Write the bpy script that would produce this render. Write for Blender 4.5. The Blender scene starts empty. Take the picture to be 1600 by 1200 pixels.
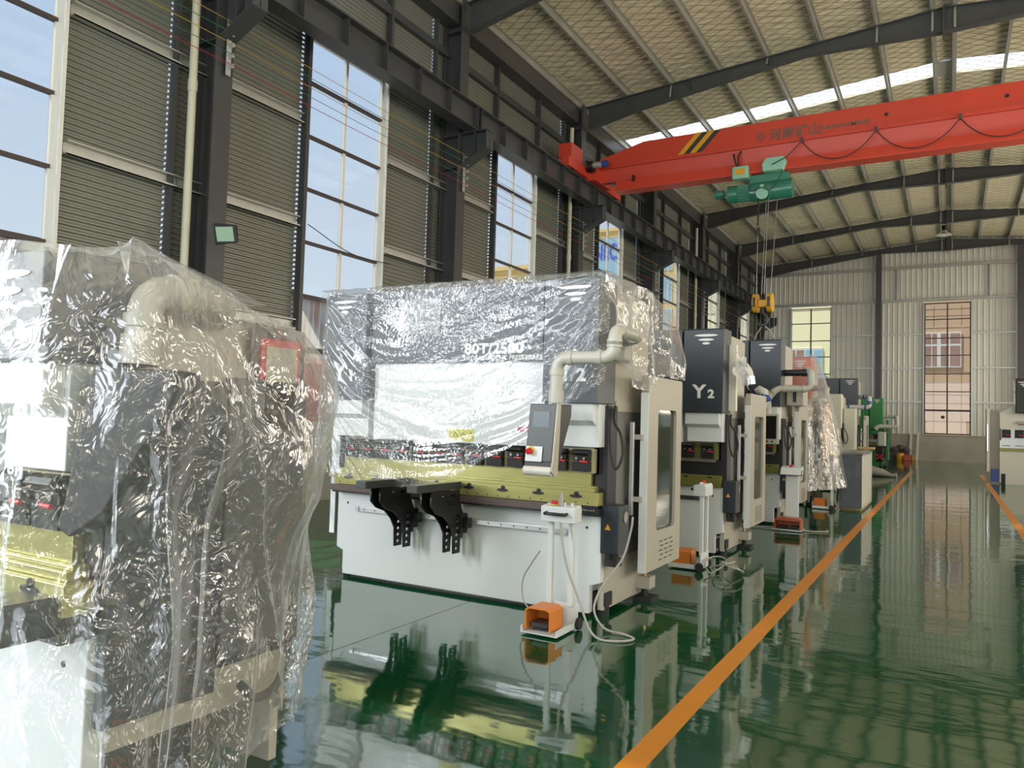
import bpy, bmesh, math, random
from mathutils import Matrix, Vector
random.seed(7)
PI = math.pi
C = bpy.context.scene.collection
sc = bpy.context.scene

# ------------------------------------------------------------------ camera
def cam_setup():
    yaw, pitch, roll = [math.radians(a) for a in (29.797, 2.577, 1.687)]
    f = Vector((-math.sin(yaw)*math.cos(pitch), math.cos(yaw)*math.cos(pitch), math.sin(pitch)))
    r0 = Vector((math.cos(yaw), math.sin(yaw), 0)); u0 = r0.cross(f)
    r = math.cos(roll)*r0 + math.sin(roll)*u0
    u = -math.sin(roll)*r0 + math.cos(roll)*u0
    cd = bpy.data.cameras.new('camera'); co = bpy.data.objects.new('camera', cd); C.objects.link(co)
    m = Matrix((r, u, -f)).transposed().to_4x4(); m.translation = Vector((0, 0, 1.5))
    co.matrix_world = m
    cd.sensor_width = 36; cd.lens = 1197/1600*36; cd.clip_start = .05; cd.clip_end = 400
    sc.camera = co
cam_setup()
# ------------------------------------------------------------------ light
sc.view_settings.view_transform = 'Standard'; sc.view_settings.look = 'None'
sc.view_settings.gamma = 1; sc.view_settings.use_curve_mapping = False
sc.view_settings.exposure = 0.0
cy = sc.cycles
cy.use_denoising = True; cy.max_bounces = 10; cy.diffuse_bounces = 4; cy.glossy_bounces = 5
cy.transmission_bounces = 4; cy.transparent_max_bounces = 16; cy.sample_clamp_indirect = 6
cy.caustics_reflective = False; cy.caustics_refractive = False
w = bpy.data.worlds.new('sky'); sc.world = w; w.use_nodes = True
nt = w.node_tree; bg = nt.nodes['Background']
tc = nt.nodes.new('ShaderNodeTexCoord'); sx = nt.nodes.new('ShaderNodeSeparateXYZ'); cr = nt.nodes.new('ShaderNodeValToRGB')
nt.links.new(tc.outputs['Generated'], sx.inputs[0]); nt.links.new(sx.outputs['Z'], cr.inputs[0]); nt.links.new(cr.outputs[0], bg.inputs['Color'])
cr.color_ramp.elements[0].color = (.87, .94, 1, 1); cr.color_ramp.elements[1].color = (.34, .55, .92, 1)
cr.color_ramp.elements[1].position = .75
bg.inputs['Strength'].default_value = .88
def lamp(name, kind, loc, direction, energy, color=(1, 1, 1), size=(1, 1)):
    d = bpy.data.lights.new(name, kind); d.energy = energy; d.color = color
    if kind == 'AREA':
        d.shape = 'RECTANGLE'; d.size, d.size_y = size
    o = bpy.data.objects.new(name, d); C.objects.link(o); o.location = loc
    o.rotation_euler = Vector(direction).to_track_quat('-Z', 'Y').to_euler()
    return o
s = lamp('sun', 'SUN', (-30, -20, 50), (.46, .27, -.85), 5.0, (1, .95, .86)); s.data.angle = .01
def day(name, loc, direction, w_, h_, rad, col):       # area lamp set in a wall opening, stronger than the sky outside: radiance x area
    return lamp(name, 'AREA', loc, direction, rad*PI*w_*h_/PI, col, (w_, h_))
K = 3.1416
day('daylight_gate', (-3.0, -10.9, 3.6), (0, 1, .12), 11, 6.8, 6.5*K, (.93, .97, 1))
for yy in (-7.98, -1.93):
    day('daylight_left_window', (-9.3, yy, 4.6), (1, 0, .15), 2.0, 6.6, 27*K, (.93, .97, 1))
for yy in (-7.98, -1.93, 4.12, 10.17, 16.22, 22.27, 28.32, 34.37, 40.42):
    day('right_window_uplight', (9.05, yy, 4.6), (-1, 0, .75), 2.0, 6.6, 11*K, (1, .89, .70))  # added lamps, tilted up and warmed to brighten the ceiling

# ------------------------------------------------------------------ materials
def mat(name, col, rough=.5, metal=0., spec=.5, bump=None, var=0., scale=6., coat=0., stretch=None, emit=None):
    m = bpy.data.materials.new(name); m.use_nodes = True; n = m.node_tree.nodes; l = m.node_tree.links
    b = n['Principled BSDF']; b.inputs['Base Color'].default_value = (*col, 1)
    b.inputs['Roughness'].default_value = rough; b.inputs['Metallic'].default_value = metal
    b.inputs['Specular IOR Level'].default_value = spec; b.inputs['Coat Weight'].default_value = coat
    t = n.new('ShaderNodeTexCoord'); src = t.outputs['Object']
    if stretch:
        mp = n.new('ShaderNodeMapping'); mp.inputs['Scale'].default_value = stretch; l.new(src, mp.inputs[0]); src = mp.outputs[0]
    if var or bump:
        nz = n.new('ShaderNodeTexNoise'); nz.inputs['Scale'].default_value = scale; nz.inputs['Detail'].default_value = 5; l.new(src, nz.inputs[0])
    if var:
        mx = n.new('ShaderNodeMix'); mx.data_type = 'RGBA'
        mx.inputs['A'].default_value = (*[c*(1-var) for c in col], 1); mx.inputs['B'].default_value = (*[min(1, c*(1+var)) for c in col], 1)
        l.new(nz.outputs[0], mx.inputs['Factor']); l.new(mx.outputs['Result'], b.inputs['Base Color'])
    if bump:
        bp = n.new('ShaderNodeBump'); bp.inputs['Strength'].default_value = bump[0]; bp.inputs['Distance'].default_value = bump[1]
        l.new(nz.outputs[0], bp.inputs['Height']); l.new(bp.outputs[0], b.inputs['Normal'])
    if emit:
        b.inputs['Emission Color'].default_value = (*emit[0], 1); b.inputs['Emission Strength'].default_value = emit[1]
    return m
M = {}
M['steel'] = mat('dark_grey_steel', (.055, .057, .060), .36, var=.12, scale=3)
M['galv'] = mat('galvanised', (.52, .53, .50), .38, .6, var=.12, scale=9)
M['purlin'] = mat('purlin_zinc', (.40, .40, .37), .4, .5, var=.25, scale=2)
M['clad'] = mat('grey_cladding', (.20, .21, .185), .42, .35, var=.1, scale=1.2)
M['cladfar'] = mat('pale_cladding', (.68, .68, .62), .42, .2, var=.07, scale=.8)
M['conc'] = mat('concrete', (.48, .46, .40), .85, var=.25, scale=1.6, bump=(.2, .02))
M['pipe'] = mat('cream_pipe', (.55, .54, .42), .4); M['arm'] = mat('arm_beige', (.47, .455, .40), .35)
M['red'] = mat('crane_red', (.62, .062, .032), .38, var=.08, scale=1.0)
M['redflat'] = mat('red_paint', (.6, .05, .04), .4)
M['green'] = mat('hoist_green', (.03, .20, .13), .3, coat=.3)
M['mint'] = mat('mint_green', (.30, .58, .44), .4)
M['black'] = mat('black_steel', (.012, .012, .014), .4)
M['blackgl'] = mat('glossy_black', (.008, .009, .012), .12)
M['yellow'] = mat('hook_yellow', (.80, .42, .01), .35)
M['stripeb'] = mat('stripe_black', (.04, .035, .03), .5)
M['stripey'] = mat('stripe_yellow', (.75, .36, .02), .5)
M['white'] = mat('machine_white', (.74, .765, .77), .38, var=.03, scale=2, bump=(.04, .002))
M['cream'] = mat('machine_cream', (.80, .76, .64), .4)
M['beige'] = mat('machine_beige', (.46, .425, .36), .42, var=.03, scale=2)
M['grey'] = mat('cover_grey', (.075, .083, .098), .42, var=.05, scale=3)
M['navy'] = mat('cover_navy', (.022, .028, .038), .4, var=.1, scale=2)
M['sideg'] = mat('side_grey', (.20, .20, .19), .5)
M['ygreen'] = mat('anodised_olive', (.47, .44, .17), .28, .55, var=.18, scale=5, stretch=(1, 6, 6))
M['olive'] = mat('olive_plate', (.20, .20, .05), .35, .3, var=.15)
M['punch'] = mat('steel_tooling', (.33, .33, .31), .3, .8)
M['brown'] = mat('brown_strip', (.12, .085, .08), .6, var=.2, scale=30)
M['led'] = mat('lettering_white', (.80, .80, .80), .5)
M['ledg'] = mat('lettering_dark', (.16, .11, .08), .5)
M['lever'] = mat('lever_red', (.65, .02, .03), .35)
M['pedal'] = mat('pedal_orange', (.72, .22, .03), .4)
M['pedald'] = mat('pedal_rust', (.40, .09, .02), .4)
M['cable'] = mat('cable_grey', (.42, .40, .36), .5)
M['rubber'] = mat('rubber', (.02, .02, .02), .7)
M['screen'] = mat('screen_glass', (.10, .13, .16), .3); M['plate'] = mat('blank_plate', (.30, .31, .33), .5); M['facep'] = mat('pendant_face', (.08, .085, .09), .4)
M['tanr'] = mat('clamp_rail_tan', (.58, .52, .30), .4); M['brownp'] = mat('brown_panel', (.10, .06, .045), .5)
M['warn'] = mat('warning_yellow', (.72, .66, .10), .5)
M['danger'] = mat('danger_red', (.62, .04, .07), .5)
M['paper'] = mat('paper', (.72, .72, .72), .6, var=.1, scale=120, stretch=(.3, 1, 1))
M['blue'] = mat('blue_paint', (.03, .07, .30), .4)
M['mgreen'] = mat('machine_green', (.03, .26, .07), .4)
M['mred'] = mat('machine_red', (.60, .10, .055), .35)
M['orange'] = mat('machine_orange', (.55, .27, .03), .4)
M['brass'] = mat('brass', (.50, .36, .17), .35, .8)
M['alu'] = mat('aluminium', (.70, .71, .73), .3, .7)
M['wframe'] = mat('window_white', (.74, .74, .70), .45)
M['transom'] = mat('window_brown', (.055, .038, .035), .5)
M['line'] = mat('line_orange', (.66, .24, .018), .4, var=.08, scale=3)
M['sack'] = mat('sack', (.10, .085, .075), .8, var=.3, scale=8)
M['tan'] = mat('tan', (.50, .33, .10), .5)
M['asph'] = mat('yard_concrete', (.42, .42, .40), .9, var=.1, scale=.5)
M['yel_bld'] = mat('yellow_render', (.78, .56, .22), .8, var=.05, scale=.6)
M['ylw_far'] = mat('pale_yellow_render', (.98, .90, .55), .8)
M['peach'] = mat('peach_tile', (.60, .40, .25), .7, var=.06, scale=2)
M['joint'] = mat('tile_joint', (.22, .13, .07), .8)
M['bglass'] = mat('blue_window', (.35, .55, .66), .2)
M['curtain'] = mat('curtain', (.36, .22, .17), .9, var=.35, scale=4, stretch=(6, 1, .1))
M['redbox'] = mat('faded_red', (.72, .16, .14), .6)
M['grime'] = mat('container_white', (.62, .62, .60), .6, var=.1, scale=1)
M['foam'] = mat('white_foam_wrap', (.74, .71, .66), .6, bump=(.6, .02), scale=25)
M['signblue'] = mat('sign_blue', (.10, .13, .70), .5)
M['wire'] = mat('wire', (.20, .19, .16), .5, .5)
for nm, c in dict(w_red=(.35, .02, .03), w_green=(.02, .16, .08), w_yellow=(.45, .33, .04)).items(): M[nm] = mat('conductor_'+nm[2:], c, .5)

def floor_mat():
    m = bpy.data.materials.new('green_epoxy'); m.use_nodes = True; n = m.node_tree.nodes; l = m.node_tree.links
    b = n['Principled BSDF']; t = n.new('ShaderNodeTexCoord')
    nz = n.new('ShaderNodeTexNoise'); nz.inputs['Scale'].default_value = .6; nz.inputs['Detail'].default_value = 4
    l.new(t.outputs['Object'], nz.inputs[0])
    mx = n.new('ShaderNodeMix'); mx.data_type = 'RGBA'; mx.inputs['A'].default_value = (.004, .058, .018, 1); mx.inputs['B'].default_value = (.008, .090, .032, 1)
    l.new(nz.outputs[0], mx.inputs['Factor']); l.new(mx.outputs['Result'], b.inputs['Base Color'])
    b.inputs['Roughness'].default_value = .055; b.inputs['IOR'].default_value = 3.5
    # gentle trowel waves
    mp = n.new('ShaderNodeMapping'); mp.inputs['Scale'].default_value = (1.0, 2.4, 1); l.new(t.outputs['Object'], mp.inputs[0])
    w1 = n.new('ShaderNodeTexNoise'); w1.inputs['Scale'].default_value = 1.0; w1.inputs['Detail'].default_value = 3; l.new(mp.outputs[0], w1.inputs[0])
    w2 = n.new('ShaderNodeTexNoise'); w2.inputs['Scale'].default_value = 14; w2.inputs['Detail'].default_value = 3; l.new(mp.outputs[0], w2.inputs[0])
    b1 = n.new('ShaderNodeBump'); b1.inputs['Strength'].default_value = 1; b1.inputs['Distance'].default_value = .0055; l.new(w1.outputs[0], b1.inputs['Height'])
    b2 = n.new('ShaderNodeBump'); b2.inputs['Strength'].default_value = 1; b2.inputs['Distance'].default_value = .00010; l.new(w2.outputs[0], b2.inputs['Height'])
    l.new(b1.outputs[0], b2.inputs['Normal']); l.new(b2.outputs[0], b.inputs['Normal'])
    return m
M['floor'] = floor_mat()
def foil_mat():
    m = bpy.data.materials.new('foil_insulation'); m.use_nodes = True; n = m.node_tree.nodes; l = m.node_tree.links
    b = n['Principled BSDF']; t = n.new('ShaderNodeTexCoord')
    b.inputs['Base Color'].default_value = (.95, .87, .64, 1); b.inputs['Metallic'].default_value = .35; b.inputs['Roughness'].default_value = .32
    mp = n.new('ShaderNodeMapping'); mp.inputs['Scale'].default_value = (1.3, 3.4, 1); l.new(t.outputs['Object'], mp.inputs[0])
    nz = n.new('ShaderNodeTexNoise'); nz.inputs['Scale'].default_value = 1.5; nz.inputs['Detail'].default_value = 3; l.new(mp.outputs[0], nz.inputs[0])
    bp = n.new('ShaderNodeBump'); bp.inputs['Strength'].default_value = 1; bp.inputs['Distance'].default_value = .10; l.new(nz.outputs[0], bp.inputs['Height'])
    l.new(bp.outputs[0], b.inputs['Normal'])
    return m
M['foil'] = foil_mat()
def sheet_mat(name, tint, haze, gloss, rough, scale, dist, zs):
    """thin crinkled polythene: clear, with shiny creases"""
    m = bpy.data.materials.new(name); m.use_nodes = True; n = m.node_tree.nodes; l = m.node_tree.links
    n.remove(n['Principled BSDF']); out = n['Material Output']; t = n.new('ShaderNodeTexCoord')
    v0 = n.new('ShaderNodeTexNoise'); v0.inputs['Scale'].default_value = scale*.35; v0.inputs['Detail'].default_value = 2; l.new(t.outputs['Object'], v0.inputs[0])
    ad = n.new('ShaderNodeVectorMath'); ad.operation = 'MULTIPLY_ADD'; ad.inputs[1].default_value = (.28, .28, .28)
    l.new(v0.outputs['Color'], ad.inputs[0]); l.new(t.outputs['Object'], ad.inputs[2])
    mp = n.new('ShaderNodeMapping'); mp.inputs['Scale'].default_value = (1, 1, zs); l.new(ad.outputs[0], mp.inputs[0])
    vo = n.new('ShaderNodeTexVoronoi'); vo.feature = 'F1'; vo.inputs['Scale'].default_value = scale; l.new(mp.outputs[0], vo.inputs['Vector'])
    v2 = n.new('ShaderNodeTexVoronoi'); v2.feature = 'F1'; v2.inputs['Scale'].default_value = scale*2.7; l.new(mp.outputs[0], v2.inputs['Vector'])
    pn = n.new('ShaderNodeTexNoise'); pn.inputs['Scale'].default_value = 2.2; pn.inputs['Detail'].default_value = 1; l.new(t.outputs['Object'], pn.inputs[0])
    pr_ = n.new('ShaderNodeMapRange'); pr_.inputs['From Min'].default_value = .38; pr_.inputs['From Max'].default_value = .62; pr_.inputs['To Min'].default_value = .18; pr_.inputs['To Max'].default_value = 1; l.new(pn.outputs[0], pr_.inputs[0])
    b1 = n.new('ShaderNodeBump'); l.new(pr_.outputs[0], b1.inputs['Strength']); b1.inputs['Distance'].default_value = dist; l.new(vo.outputs['Distance'], b1.inputs['Height'])
    b2 = n.new('ShaderNodeBump'); l.new(pr_.outputs[0], b2.inputs['Strength']); b2.inputs['Distance'].default_value = dist*.3; l.new(v2.outputs['Distance'], b2.inputs['Height']); l.new(b1.outputs[0], b2.inputs['Normal'])
    tr = n.new('ShaderNodeBsdfTransparent'); tr.inputs[0].default_value = (*tint, 1)
    gl = n.new('ShaderNodeBsdfGlossy'); gl.inputs['Roughness'].default_value = rough; gl.inputs[0].default_value = (.95, .95, .97, 1); l.new(b2.outputs[0], gl.inputs['Normal'])
    df = n.new('ShaderNodeBsdfDiffuse'); df.inputs[0].default_value = (.85, .86, .86, 1); tl = n.new('ShaderNodeBsdfTranslucent'); tl.inputs[0].default_value = (.85, .86, .86, 1)
    hz = n.new('ShaderNodeMixShader'); hz.inputs[0].default_value = .4; l.new(df.outputs[0], hz.inputs[1]); l.new(tl.outputs[0], hz.inputs[2])
    lw = n.new('ShaderNodeLayerWeight'); lw.inputs['Blend'].default_value = .25
    g = n.new('ShaderNodeMapRange'); g.inputs['To Min'].default_value = gloss; g.inputs['To Max'].default_value = min(.9, gloss+.45); l.new(lw.outputs['Facing'], g.inputs[0])
    h = n.new('ShaderNodeMapRange'); h.inputs['To Min'].default_value = haze; h.inputs['To Max'].default_value = min(.9, haze+.45); l.new(lw.outputs['Facing'], h.inputs[0])
    m1 = n.new('ShaderNodeMixShader'); l.new(g.outputs[0], m1.inputs[0]); l.new(tr.outputs[0], m1.inputs[1]); l.new(gl.outputs[0], m1.inputs[2])
    m2 = n.new('ShaderNodeMixShader'); l.new(h.outputs[0], m2.inputs[0]); l.new(m1.outputs[0], m2.inputs[1]); l.new(hz.outputs[0], m2.inputs[2])
    l.new(m2.outputs[0], out.inputs[0])
    return m
M['poly'] = sheet_mat('clear_polythene', (.96, .965, .97), .045, .10, .10, 17, .018, .30)
M['poly2'] = sheet_mat('thin_polythene', (.965, .97, .97), .02, .050, .08, 22, .012, .6)
M['poly3'] = sheet_mat('hazy_polythene', (.94, .93, .91), .09, .09, .12, 12, .016, .6)
M['poly4'] = sheet_mat('far_polythene', (.96, .95, .93), .02, .03, .14, 12, .012, .4)
M['wrap'] = sheet_mat('stretch_wrap', (.97, .97, .96), .015, .022, .10, 22, .009, 3.0)
def glass_mat():
    m = bpy.data.materials.new('window_glass'); m.use_nodes = True; n = m.node_tree.nodes; l = m.node_tree.links
    n.remove(n['Principled BSDF']); tr = n.new('ShaderNodeBsdfTransparent'); tr.inputs[0].default_value = (.93, .97, .97, 1)
    gl = n.new('ShaderNodeBsdfGlossy'); gl.inputs['Roughness'].default_value = .01; fr = n.new('ShaderNodeFresnel'); fr.inputs[0].default_value = 1.45
    mx = n.new('ShaderNodeMixShader'); l.new(fr.outputs[0], mx.inputs[0]); l.new(tr.outputs[0], mx.inputs[1]); l.new(gl.outputs[0], mx.inputs[2]); l.new(mx.outputs[0], n['Material Output'].inputs[0])
    return m
M['glass'] = glass_mat()
def skyl_mat():
    m = bpy.data.materials.new('skylight_sheet'); m.use_nodes = True; n = m.node_tree.nodes; l = m.node_tree.links
    n.remove(n['Principled BSDF']); tl = n.new('ShaderNodeBsdfTranslucent'); tl.inputs[0].default_value = (.95, .97, 1, 1)
    tr = n.new('ShaderNodeBsdfTransparent'); mx = n.new('ShaderNodeMixShader'); mx.inputs[0].default_value = .25
    l.new(tl.outputs[0], mx.inputs[1]); l.new(tr.outputs[0], mx.inputs[2]); l.new(mx.outputs[0], n['Material Output'].inputs[0])
    return m
M['skyl'] = skyl_mat()
def rust_mat():
    m = mat('rusty_sheet', (.66, .62, .56), .7); n = m.node_tree.nodes; l = m.node_tree.links; b = n['Principled BSDF']
    t = n.new('ShaderNodeTexCoord'); mp = n.new('ShaderNodeMapping'); mp.inputs['Scale'].default_value = (1, 2.2, .25); l.new(t.outputs['Object'], mp.inputs[0])
    nz = n.new('ShaderNodeTexNoise'); nz.inputs['Scale'].default_value = 1.6; nz.inputs['Detail'].default_value = 6; l.new(mp.outputs[0], nz.inputs[0])
    r = n.new('ShaderNodeValToRGB'); r.color_ramp.elements[0].position = .45; r.color_ramp.elements[0].color = (.68, .66, .60, 1)
    r.color_ramp.elements[1].position = .68; r.color_ramp.elements[1].color = (.42, .20, .11, 1); l.new(nz.outputs[0], r.inputs[0]); l.new(r.outputs[0], b.inputs['Base Color'])
    return m
M['rust'] = rust_mat()

# ------------------------------------------------------------------ mesh helpers
class MB:
    def __init__(s): s.v = []; s.f = []; s.m = []; s.sm = []
    def _add(s, vs, fs, m=0, smooth=False):
        o = len(s.v); s.v += [tuple(p) for p in vs]; s.f += [tuple(i+o for i in f) for f in fs]; s.m += [m]*len(fs); s.sm += [smooth]*len(fs); return s
    def box(s, x0, x1, y0, y1, z0, z1, m=0):
        return s._add([(x, y, z) for z in (z0, z1) for y in (y0, y1) for x in (x0, x1)],
                      [(0, 2, 3, 1), (4, 5, 7, 6), (0, 1, 5, 4), (2, 6, 7, 3), (0, 4, 6, 2), (1, 3, 7, 5)], m)
    def prism(s, pts, axis, a, b, m=0):   # polygon pts in the other two axes, extruded along axis
        def P(p, c): return {'x': (c, p[0], p[1]), 'y': (p[0], c, p[1]), 'z': (p[0], p[1], c)}[axis]
        n = len(pts); vs = [P(p, a) for p in pts]+[P(p, b) for p in pts]
        fs = [tuple(range(n)), tuple(range(2*n-1, n-1, -1))]+[(i, i+n, (i+1) % n+n, (i+1) % n) for i in range(n)]
        return s._add(vs, fs, m)
    def tube(s, pts, r, n=8, m=0, caps=True, radii=None):
        pts = [Vector(p) for p in pts]; k = len(pts); vs = []; up = None
        for i, p in enumerate(pts):
            d = (pts[min(i+1, k-1)]-pts[max(i-1, 0)]).normalized()
            if up is None:
                a = Vector((0, 0, 1)) if abs(d.z) < .9 else Vector((1, 0, 0)); up = (a-d*a.dot(d)).normalized()
            else:
                up = (up-d*up.dot(d)).normalized()
            sd = d.cross(up); rr = radii[i] if radii else r
            vs += [p+(up*math.cos(2*PI*j/n)+sd*math.sin(2*PI*j/n))*rr for j in range(n)]
        fs = [(i*n+j, i*n+(j+1) % n, (i+1)*n+(j+1) % n, (i+1)*n+j) for i in range(k-1) for j in range(n)]
        s._add(vs, fs, m, True)
        if caps: s._add(vs[:n], [tuple(range(n))], m); s._add(vs[-n:], [tuple(range(n-1, -1, -1))], m)
        return s
    def rope(s, pts, r, n=8):
        P = [Vector(p) for p in pts]; P = [P[0]*2-P[1]]+P+[P[-1]*2-P[-2]]; out = []
        for i in range(1, len(P)-2):
            a, b, c, d = P[i-1:i+3]
            for k in range(6):
                t = k/6; out.append(((b*2)+(c-a)*t+(a*2-b*5+c*4-d)*t*t+(-a+b*3-c*3+d)*t**3)*.5)
        out.append(P[-2]); return s.tube(out, r, n)
    def cyl(s, p0, p1, r, n=16, m=0, r1=None): return s.tube([p0, p1], r, n, m, radii=[r, r if r1 is None else r1])
    def bar(s, p0, p1, w_, h_, m=0):   # rectangular bar between two points
        p0, p1 = Vector(p0), Vector(p1); d = (p1-p0).normalized(); a = Vector((0, 0, 1)) if abs(d.z) < .95 else Vector((0, 1, 0))
        sd = d.cross(a).normalized(); up = sd.cross(d); vs = [p+sd*(i*w_/2)+up*(j*h_/2) for p in (p0, p1) for i, j in ((-1, -1), (1, -1), (1, 1), (-1, 1))]
        return s._add(vs, [(3, 2, 1, 0), (4, 5, 6, 7), (0, 1, 5, 4), (1, 2, 6, 5), (2, 3, 7, 6), (3, 0, 4, 7)], m)
    def grid(s, fn, nu, nv, m=0, smooth=True):
        vs = [fn(i/nu, j/nv) for j in range(nv+1) for i in range(nu+1)]
        return s._add(vs, [(j*(nu+1)+i, j*(nu+1)+i+1, (j+1)*(nu+1)+i+1, (j+1)*(nu+1)+i) for j in range(nv) for i in range(nu)], m, smooth)
    def build(s, name, mats, parent=None, loc=None, bev=0, **props):
        me = bpy.data.meshes.new(name); me.from_pydata(s.v, [], s.f)
        if not isinstance(mats, (list, tuple)): mats = [mats]
        for q in mats: me.materials.append(M[q] if isinstance(q, str) else q)
        me.polygons.foreach_set('material_index', s.m); me.polygons.foreach_set('use_smooth', s.sm); me.update()
        o = bpy.data.objects.new(name, me); C.objects.link(o)
        if parent: o.parent = parent
        if loc: o.location = loc
        if bev:
            b = o.modifiers.new('bevel', 'BEVEL'); b.width = bev; b.segments = 2; b.limit_method = 'ANGLE'
        for k_, v_ in props.items(): o[k_] = v_
        return o
def thing(name, label, cat, loc=(0, 0, 0), rotz=0, group=None):
    o = bpy.data.objects.new(name, None); C.objects.link(o); o.empty_display_size = .1
    o.location = loc; o.rotation_euler = (0, 0, rotz); o['label'] = label; o['category'] = cat
    if group: o['group'] = group
    return o
def structure(name, loc=(0, 0, 0)):
    o = bpy.data.objects.new(name, None); C.objects.link(o); o.location = loc; o['kind'] = 'structure'; return o
def copy(o, parent, loc=None, label=None):
    c = o.copy(); C.objects.link(c); c.parent = parent
    if loc is not None: c.location = loc
    return c
def text(name, body, size, loc, rot, m, parent=None, bold=0, sx_=1, align='LEFT', shear=0):
    cu = bpy.data.curves.new(name, 'FONT'); cu.body = body; cu.size = size; cu.extrude = .0015; cu.offset = bold; cu.align_x = align; cu.shear = shear
    cu.resolution_u = 3; t_ = bpy.data.objects.new(name, cu); me = bpy.data.meshes.new_from_object(t_); bpy.data.objects.remove(t_); bpy.data.curves.remove(cu)
    me.materials.clear(); me.materials.append(M[m]); me.name = name
    o = bpy.data.objects.new(name, me); C.objects.link(o); o.location = loc; o.rotation_euler = rot; o.scale = (sx_, 1, 1)
    if parent: o.parent = parent
    return o
FR = (PI/2, 0, 0); RT = (PI/2, 0, PI/2)      # text facing -Y / facing +X
def plate2d(outer, holes, th):               # flat plate with holes in its own XY plane -> mesh
    cu = bpy.data.curves.new('t', 'CURVE'); cu.dimensions = '2D'; cu.fill_mode = 'BOTH'; cu.extrude = th/2
    for pts in [outer]+holes:
        sp = cu.splines.new('POLY'); sp.points.add(len(pts)-1); sp.use_cyclic_u = True
        for i, p in enumerate(pts): sp.points[i].co = (p[0], p[1], 0, 1)
    o = bpy.data.objects.new('t', cu); me = bpy.data.meshes.new_from_object(o); bpy.data.objects.remove(o); bpy.data.curves.remove(cu); return me
def ell(cx, cy_, rx, ry, n=12): return [(cx+rx*math.cos(2*PI*i/n), cy_+ry*math.sin(2*PI*i/n)) for i in range(n)]
def nsmooth(t): return t*t*(3-2*t)
_p = [random.random()*2-1 for _ in range(4096)]
def vn(x, y, seed=0):                         # small 2-D value noise
    xi, yi = math.floor(x), math.floor(y); fx, fy = nsmooth(x-xi), nsmooth(y-yi)
    g = lambda a, b: _p[(a*157+b*613+seed*97) % 4096]
    return (g(xi, yi)*(1-fx)+g(xi+1, yi)*fx)*(1-fy)+(g(xi, yi+1)*(1-fx)+g(xi+1, yi+1)*fx)*fy

# ------------------------------------------------------------------ hall shell
XW = -9.4; XC = -8.93; Y0 = 7.14; D = 6.05; RX = 9.1; RIDGE = -.15
COLY = [Y0+D*j for j in range(-3, 7)]; WINY = [c+D/2 for c in COLY[:-1]]; YN = -11.2; YF = 43.62
def roofz(x): return 11.15-.085*abs(x-RIDGE)
fl = MB().box(XW, RX+.15, YN, YF, -.06, 0).build('floor', 'floor', kind='structure')
for nm, x0, x1, y0, y1 in (('aisle_line', -1.262, -1.145, -6, 32.0), ('aisle_line', .90, 1.02, -6, 31.8)):
    MB().box(x0, x1, y0, y1, 0, .0012).build(nm, 'line', fl)
for y in (7.5, 16.6, 26): MB().box(XW+.3, RX-.2, y-.003, y+.003, 0, .0006).build('floor_joint', 'black', fl)
MB().box(-3.39, -3.384, -6, 5.6, 0, .0006).build('floor_joint', 'black', fl)

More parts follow.
